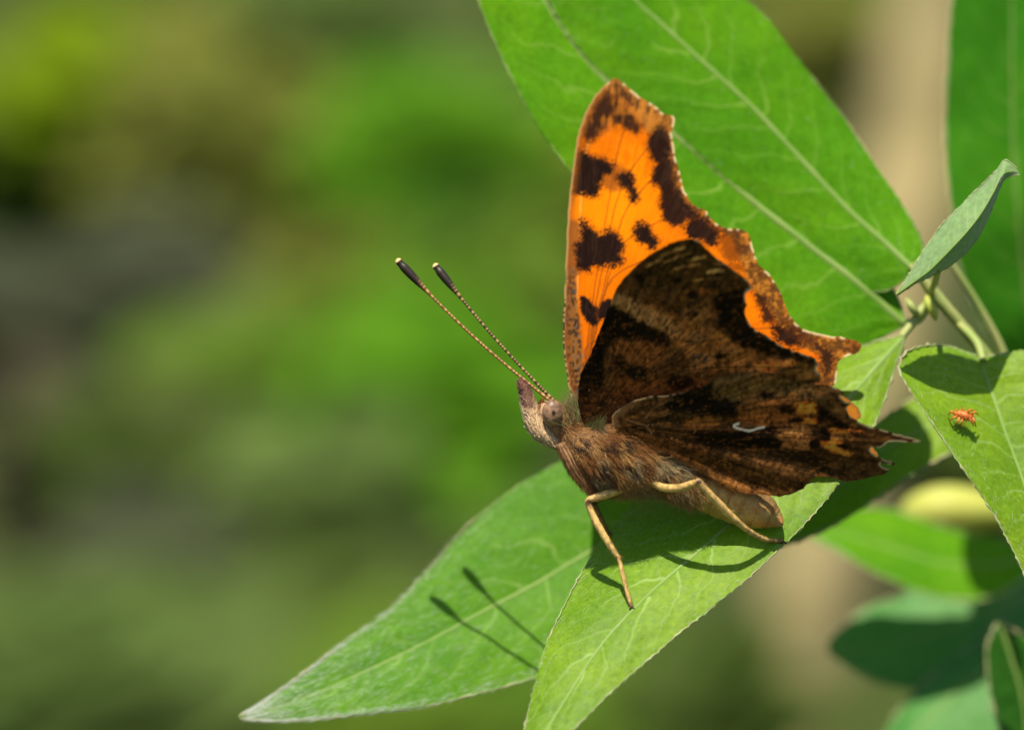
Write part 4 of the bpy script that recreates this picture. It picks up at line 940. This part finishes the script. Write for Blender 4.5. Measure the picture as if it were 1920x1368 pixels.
# legs: femur, tibia, tarsus and claws in one skin
TAN = np.array([0.66, 0.43, 0.15])
def leg(path, knees, foot, dirn, dark=False):
    def col(t, a, px, py):
        n = fbm(px / 4, py / 4, 2)
        c = TAN * (0.30 + 1.2 * n)[:, None]
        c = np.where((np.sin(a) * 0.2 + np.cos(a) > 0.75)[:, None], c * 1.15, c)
        for kx, ky in knees:
            k = (1 - smooth(3, 8, np.hypot(px - kx, py - ky)))[:, None]; c = c * (1 - k) + np.array([0.05, 0.03, 0.025]) * k
        k = (1 - smooth(4, 16, np.hypot(px - foot[0], py - foot[1])))[:, None]; c = c * (1 - 0.75 * k) + np.array([0.14, 0.08, 0.05]) * 0.75 * k
        ring = (np.abs((t * 26) % 1 - 0.5) < 0.12) & (t > 0.66); c = np.where(ring[:, None], c * 0.55, c)
        return c * (0.45 if dark else 1)  # far legs coloured darker, as if in the body's shade
    path = [(a[0], a[1], a[2], a[3] * 0.86, a[4] * 0.86) for a in path]
    v, f, c = loft(path, 14, col, 6)
    v = v + RNG.normal(size=v.shape) * 0.0009
    o = mesh_obj('leg', v, f, M['leg'], bfly, col=c)
    n = 900; i = RNG.integers(14, len(v) - 28, n); r = v[i]; cen = v.reshape(-1, 14, 3).mean(1)[i // 14]
    d = r - cen; d /= np.linalg.norm(d, axis=1)[:, None] + 1e-9
    al = v[np.minimum(i + 14, len(v) - 1)] - r; al /= np.linalg.norm(al, axis=1)[:, None] + 1e-9
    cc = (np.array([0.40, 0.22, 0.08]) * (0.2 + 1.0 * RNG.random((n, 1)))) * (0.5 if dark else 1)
    hv, hf, hc = strands(r, d * 0.4 + al, 0.012 + 0.026 * RNG.random(n), 0.0009 * np.ones(n), cc, 0 * d, 2)
    q = mesh_obj('bristle', hv, hf, M['fur'], o, col=hc); q['kind'] = 'stuff'
    yf = path[-1][2]
    for s_ in (-1, 1):
        fx, fy = foot
        cl = [(fx, fy, yf, 2.0, 2.0), (fx + dirn[0] * 4 + s_ * 3.5, fy + dirn[1] * 4, yf - 0.012, 1.4, 1.4), (fx + dirn[0] * 5 + s_ * 6, fy + dirn[1] * 6 + 1, yf - 0.006, 0.4, 0.4)]
        cv, cf, _ = loft(cl, 6, None, 4)
        mesh_obj('claw', cv, cf, M['leg'], o, col=np.tile(np.array([0.03, 0.02, 0.015]), (len(cv), 1)))
# near middle leg
leg([(1180, 908, -0.16, 9, 9), (1158, 919, -0.18, 9.5, 9.5), (1132, 928, -0.19, 9.5, 9.5), (1112, 934, -0.20, 8, 8), (1102, 939, -0.205, 6.5, 6.5), (1105, 950, -0.21, 6, 6), (1116, 975, -0.22, 8, 8), (1135, 1008, -0.24, 7.5, 7.5), (1154, 1038, -0.25, 6, 6), (1160, 1046, -0.255, 4.5, 4.5), (1166, 1070, -0.265, 5, 5), (1174, 1102, -0.28, 4.6, 4.6), (1181, 1128, -0.295, 4, 4), (1184, 1136, -0.30, 3, 3)], [(1103, 942)], (1184, 1136), (0.25, 1))
# near hind leg
leg([(1225, 905, -0.22, 8, 8), (1246, 914, -0.28, 8.5, 8.5), (1275, 914, -0.36, 9, 9), (1300, 906, -0.42, 8, 8), (1311, 903, -0.44, 7, 7), (1318, 912, -0.44, 7, 7), (1342, 938, -0.40, 8.5, 8.5), (1372, 968, -0.34, 8, 8), (1392, 986, -0.28, 6.5, 6.5), (1412, 1000, -0.21, 6, 6), (1432, 1010, -0.14, 5.5, 5.5), (1452, 1013, -0.06, 4.4, 4.4), (1467, 1014, -0.045, 3.4, 3.4)], [(1311, 903)], (1467, 1014), (0.6, 0.7))
# far middle and far hind legs, shade painted into their colour
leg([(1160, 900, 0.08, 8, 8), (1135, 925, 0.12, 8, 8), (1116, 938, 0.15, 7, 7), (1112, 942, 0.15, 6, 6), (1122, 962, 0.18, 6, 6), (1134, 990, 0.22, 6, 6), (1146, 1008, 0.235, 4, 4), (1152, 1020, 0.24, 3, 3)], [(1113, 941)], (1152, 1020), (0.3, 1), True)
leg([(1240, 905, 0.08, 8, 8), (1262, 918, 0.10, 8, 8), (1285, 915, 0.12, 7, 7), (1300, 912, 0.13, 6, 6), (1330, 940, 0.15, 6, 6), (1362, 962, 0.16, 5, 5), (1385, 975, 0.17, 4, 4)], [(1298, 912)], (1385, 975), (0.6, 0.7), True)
# brush-like forelegs folded against the chest
def foreleg(dy, sh):
    path = [(1052 + sh, 832, -0.14 + dy, 9, 9), (1062 + sh, 850, -0.16 + dy, 12, 11), (1076 + sh, 875, -0.17 + dy, 12, 11), (1092 + sh, 898, -0.17 + dy, 10, 10), (1106 + sh, 915, -0.17 + dy, 6, 6), (1112 + sh, 921, -0.17 + dy, 2, 2)]
    def col(t, a, px, py): return np.array([0.26, 0.145, 0.07]) * (0.5 + fbm(px / 5, py / 5, 2))[:, None]
    v, f, c = loft(path, 14, col, 6)
    o = mesh_obj('foreleg', v, f, M['body'], bfly, col=c)
    n = 1300; i = RNG.integers(0, len(v) - 14, n); r = v[i]; cen = v.reshape(-1, 14, 3).mean(1)[i // 14]
    d = r - cen; d /= np.linalg.norm(d, axis=1)[:, None] + 1e-9
    al = np.tile(np.array(P(1114, 925, 0) - P(1052, 832, 0)), (n, 1)); al /= np.linalg.norm(al, axis=1)[:, None]
    m = smooth(-2, 12, (r[:, 0] / S + 960) - (1056 + (684 - r[:, 2] / S - 832) * 0.68))[:, None]
    cc = (np.array([0.24, 0.105, 0.04]) * (1 - m) + np.array([0.54, 0.42, 0.26]) * m) * (0.5 + 0.8 * RNG.random((n, 1)))
    hv, hf, hc = strands(r, d * 0.35 + al + RNG.normal(size=(n, 3)) * 0.12, 0.03 + 0.05 * RNG.random(n), 0.0016 * np.ones(n), cc, 0 * d, 3)
    q = mesh_obj('bristle', hv, hf, M['fur'], o, col=hc); q['kind'] = 'stuff'
foreleg(0, 0); foreleg(0.16, 4)

# fur over head, thorax and the front of the abdomen
def fur():
    n = 24000
    ring = 40; nr = len(bv) // ring; cen = bv.reshape(nr, ring, 3).mean(1)
    pxr = cen[:, 0] / S + 960
    wgt = np.where(pxr < 1012, 0.2, 1.0) * (1 - smooth(1280, 1330, pxr)) * np.array([np.linalg.norm(bv[i * ring] - cen[i]) for i in range(nr)]) * np.gradient(pxr)
    wgt = np.clip(wgt, 0, None); wgt /= wgt.sum()
    i = RNG.choice(nr - 1, n, p=wgt[:-1] / wgt[:-1].sum()); j = RNG.integers(0, ring, n); f_ = RNG.random((n, 1))
    a = bv.reshape(nr, ring, 3); r = a[i, j] * (1 - f_) + a[i + 1, j] * f_; r = r + (a[i, (j + 1) % ring] - a[i, j]) * RNG.random((n, 1))
    d = r - cen[i]; d /= np.linalg.norm(d, axis=1)[:, None] + 1e-9
    px = r[:, 0] / S + 960; py = 684 - r[:, 2] / S
    back = np.array([0.72, 0, -0.55])
    flow = np.tile(back, (n, 1))
    head = (px < 1058)
    flow[head] = np.array([-0.1, 0, 0.8])
    top = (d[:, 2] > 0.45) & (px < 1130)
    flow[top] = np.array([0.1, 0, 1.0])
    dirs = d * np.where(top, 0.7, 0.34)[:, None] + flow * 0.9 + RNG.normal(size=(n, 3)) * 0.34
    offeye = np.hypot((px - 1036) / 24, (py - 774) / 29) > 1
    ln = (0.035 + 0.07 * RNG.random(n)) * np.where(head, 0.5, 1.0) * np.where(offeye | (r[:, 1] > 0), 1, 0.05) * np.where(top & ~head, 1.3, 1) * np.where(py > 890, 0.8, 1)
    # tufts: colour varies in patches down the flank
    pn = fbm(px / 22, py / 14, 3)
    A_ = np.array([0.25, 0.095, 0.026]); B_ = np.array([0.50, 0.265, 0.085]); G_ = np.array([0.42, 0.32, 0.17]); K_ = np.array([0.035, 0.022, 0.016])
    c = A_ + (B_ - A_) * smooth(0.35, 0.6, pn)[:, None]
    g = (smooth(0.5, 0.66, fbm(px / 18 + 70, py / 18, 3)) * smooth(840, 870, py))[:, None]; c = c * (1 - g) + G_ * g
    k = smooth(0.58, 0.68, fbm(px / 15 + 20, py / 15 + 50, 3))[:, None]; c = c * (1 - k) + K_ * k
    gg = (top & (px > 1050))[:, None]; c = np.where(gg, np.array([0.20, 0.19, 0.075]), c)
    low = smooth(895, 925, py)[:, None]; c = c * (1 - 0.7 * low) + np.array([0.50, 0.31, 0.14]) * 0.7 * low
    c = c * (0.55 + 0.9 * RNG.random((n, 1)))
    hl = RNG.random(n) > 0.975; c[hl] = np.array([0.6, 0.38, 0.16])
    hv, hf, hc = strands(r, dirs, ln, 0.0013 + 0.0007 * RNG.random(n), c, np.tile(np.array([0.12, 0, -0.12]), (n, 1)), 3)
    q = mesh_obj('fur', hv, hf, M['fur'], body, col=hc); q['kind'] = 'stuff'
    # looser tuft at the far wing root and behind the head
    m = 900; u = RNG.random(m)
    r2 = np.array([P(1058 + 34 * a_ + 6 * RNG.normal(), 800 - 28 * a_ + 8 * RNG.normal(), 0.02 + 0.1 * RNG.normal()) for a_ in u])
    d2 = np.array([-0.25, -0.2, 1.0]) + RNG.normal(size=(m, 3)) * 0.32
    c2 = np.where((RNG.random(m) < 0.5)[:, None], np.array([0.20, 0.21, 0.08]), np.array([0.24, 0.16, 0.07])) * (0.5 + RNG.random((m, 1)))
    hv, hf, hc = strands(r2, d2, 0.08 + 0.10 * RNG.random(m), 0.0015 * np.ones(m), c2, np.tile(np.array([-0.15, 0, 0.05]), (m, 1)), 3)
    q = mesh_obj('fur', hv, hf, M['fur'], body, col=hc); q['kind'] = 'stuff'
fur()

# ------------------------------------------------------------------ the mite on the right-hand leaf
def mite():
    y = 0.30
    root = thing('mite', 'tiny orange hairy mite walking on the leaf right of the butterfly', 'mite', P(1808, 796, y + 0.05))
    mt = attr_mat('orange_mite', 0.45, 0.4, 0.2, 80.0, 0.25)
    OR = np.array([0.66, 0.20, 0.04])
    def oc(t, a, px, py): return OR * (0.7 + 0.6 * fbm(px / 4, py / 4, 2))[:, None]
    v, f, c = loft([(1790, 773, y, 1, 1), (1793, 774, y, 4, 4), (1800, 776, y, 7, 7), (1808, 779, y, 9, 9), (1816, 781, y, 8, 8), (1823, 782, y, 5, 5), (1826, 783, y, 1, 1)], 16, oc, 5)
    b = mesh_obj('body', v, f, mt, root, col=c)
    n = 160; i = RNG.integers(16, len(v) - 16, n); cen = v.reshape(-1, 16, 3).mean(1)[i // 16]
    hv, hf, hc = strands(v[i], v[i] - cen + RNG.normal(size=(n, 3)) * 0.01, 0.025 + 0.015 * RNG.random(n), 0.0016 * np.ones(n), np.tile(OR * 1.1, (n, 1)), np.zeros((n, 3)), 2)
    q = mesh_obj('bristle', hv, hf, mt, b, col=hc); q['kind'] = 'stuff'
    for x0, x1, x2, yk, yf in ((1793, 1784, 1778, 771, 778), (1796, 1788, 1780, 783, 788), (1800, 1796, 1790, 790, 797), (1806, 1803, 1800, 792, 800), (1816, 1822, 1826, 790, 799), (1820, 1828, 1834, 772, 778), (1822, 1827, 1830, 790, 800), (1812, 1818, 1828, 768, 770)):
        lv, lf, lc = loft([(x0, 779, y, 2.2, 2.2), (x1, yk, y - 0.03, 1.8, 1.8), (x2, yf, y + 0.03, 1.0, 1.0)], 7, oc, 5)
        mesh_obj('leg', lv, lf, mt, root, col=lc)
mite()
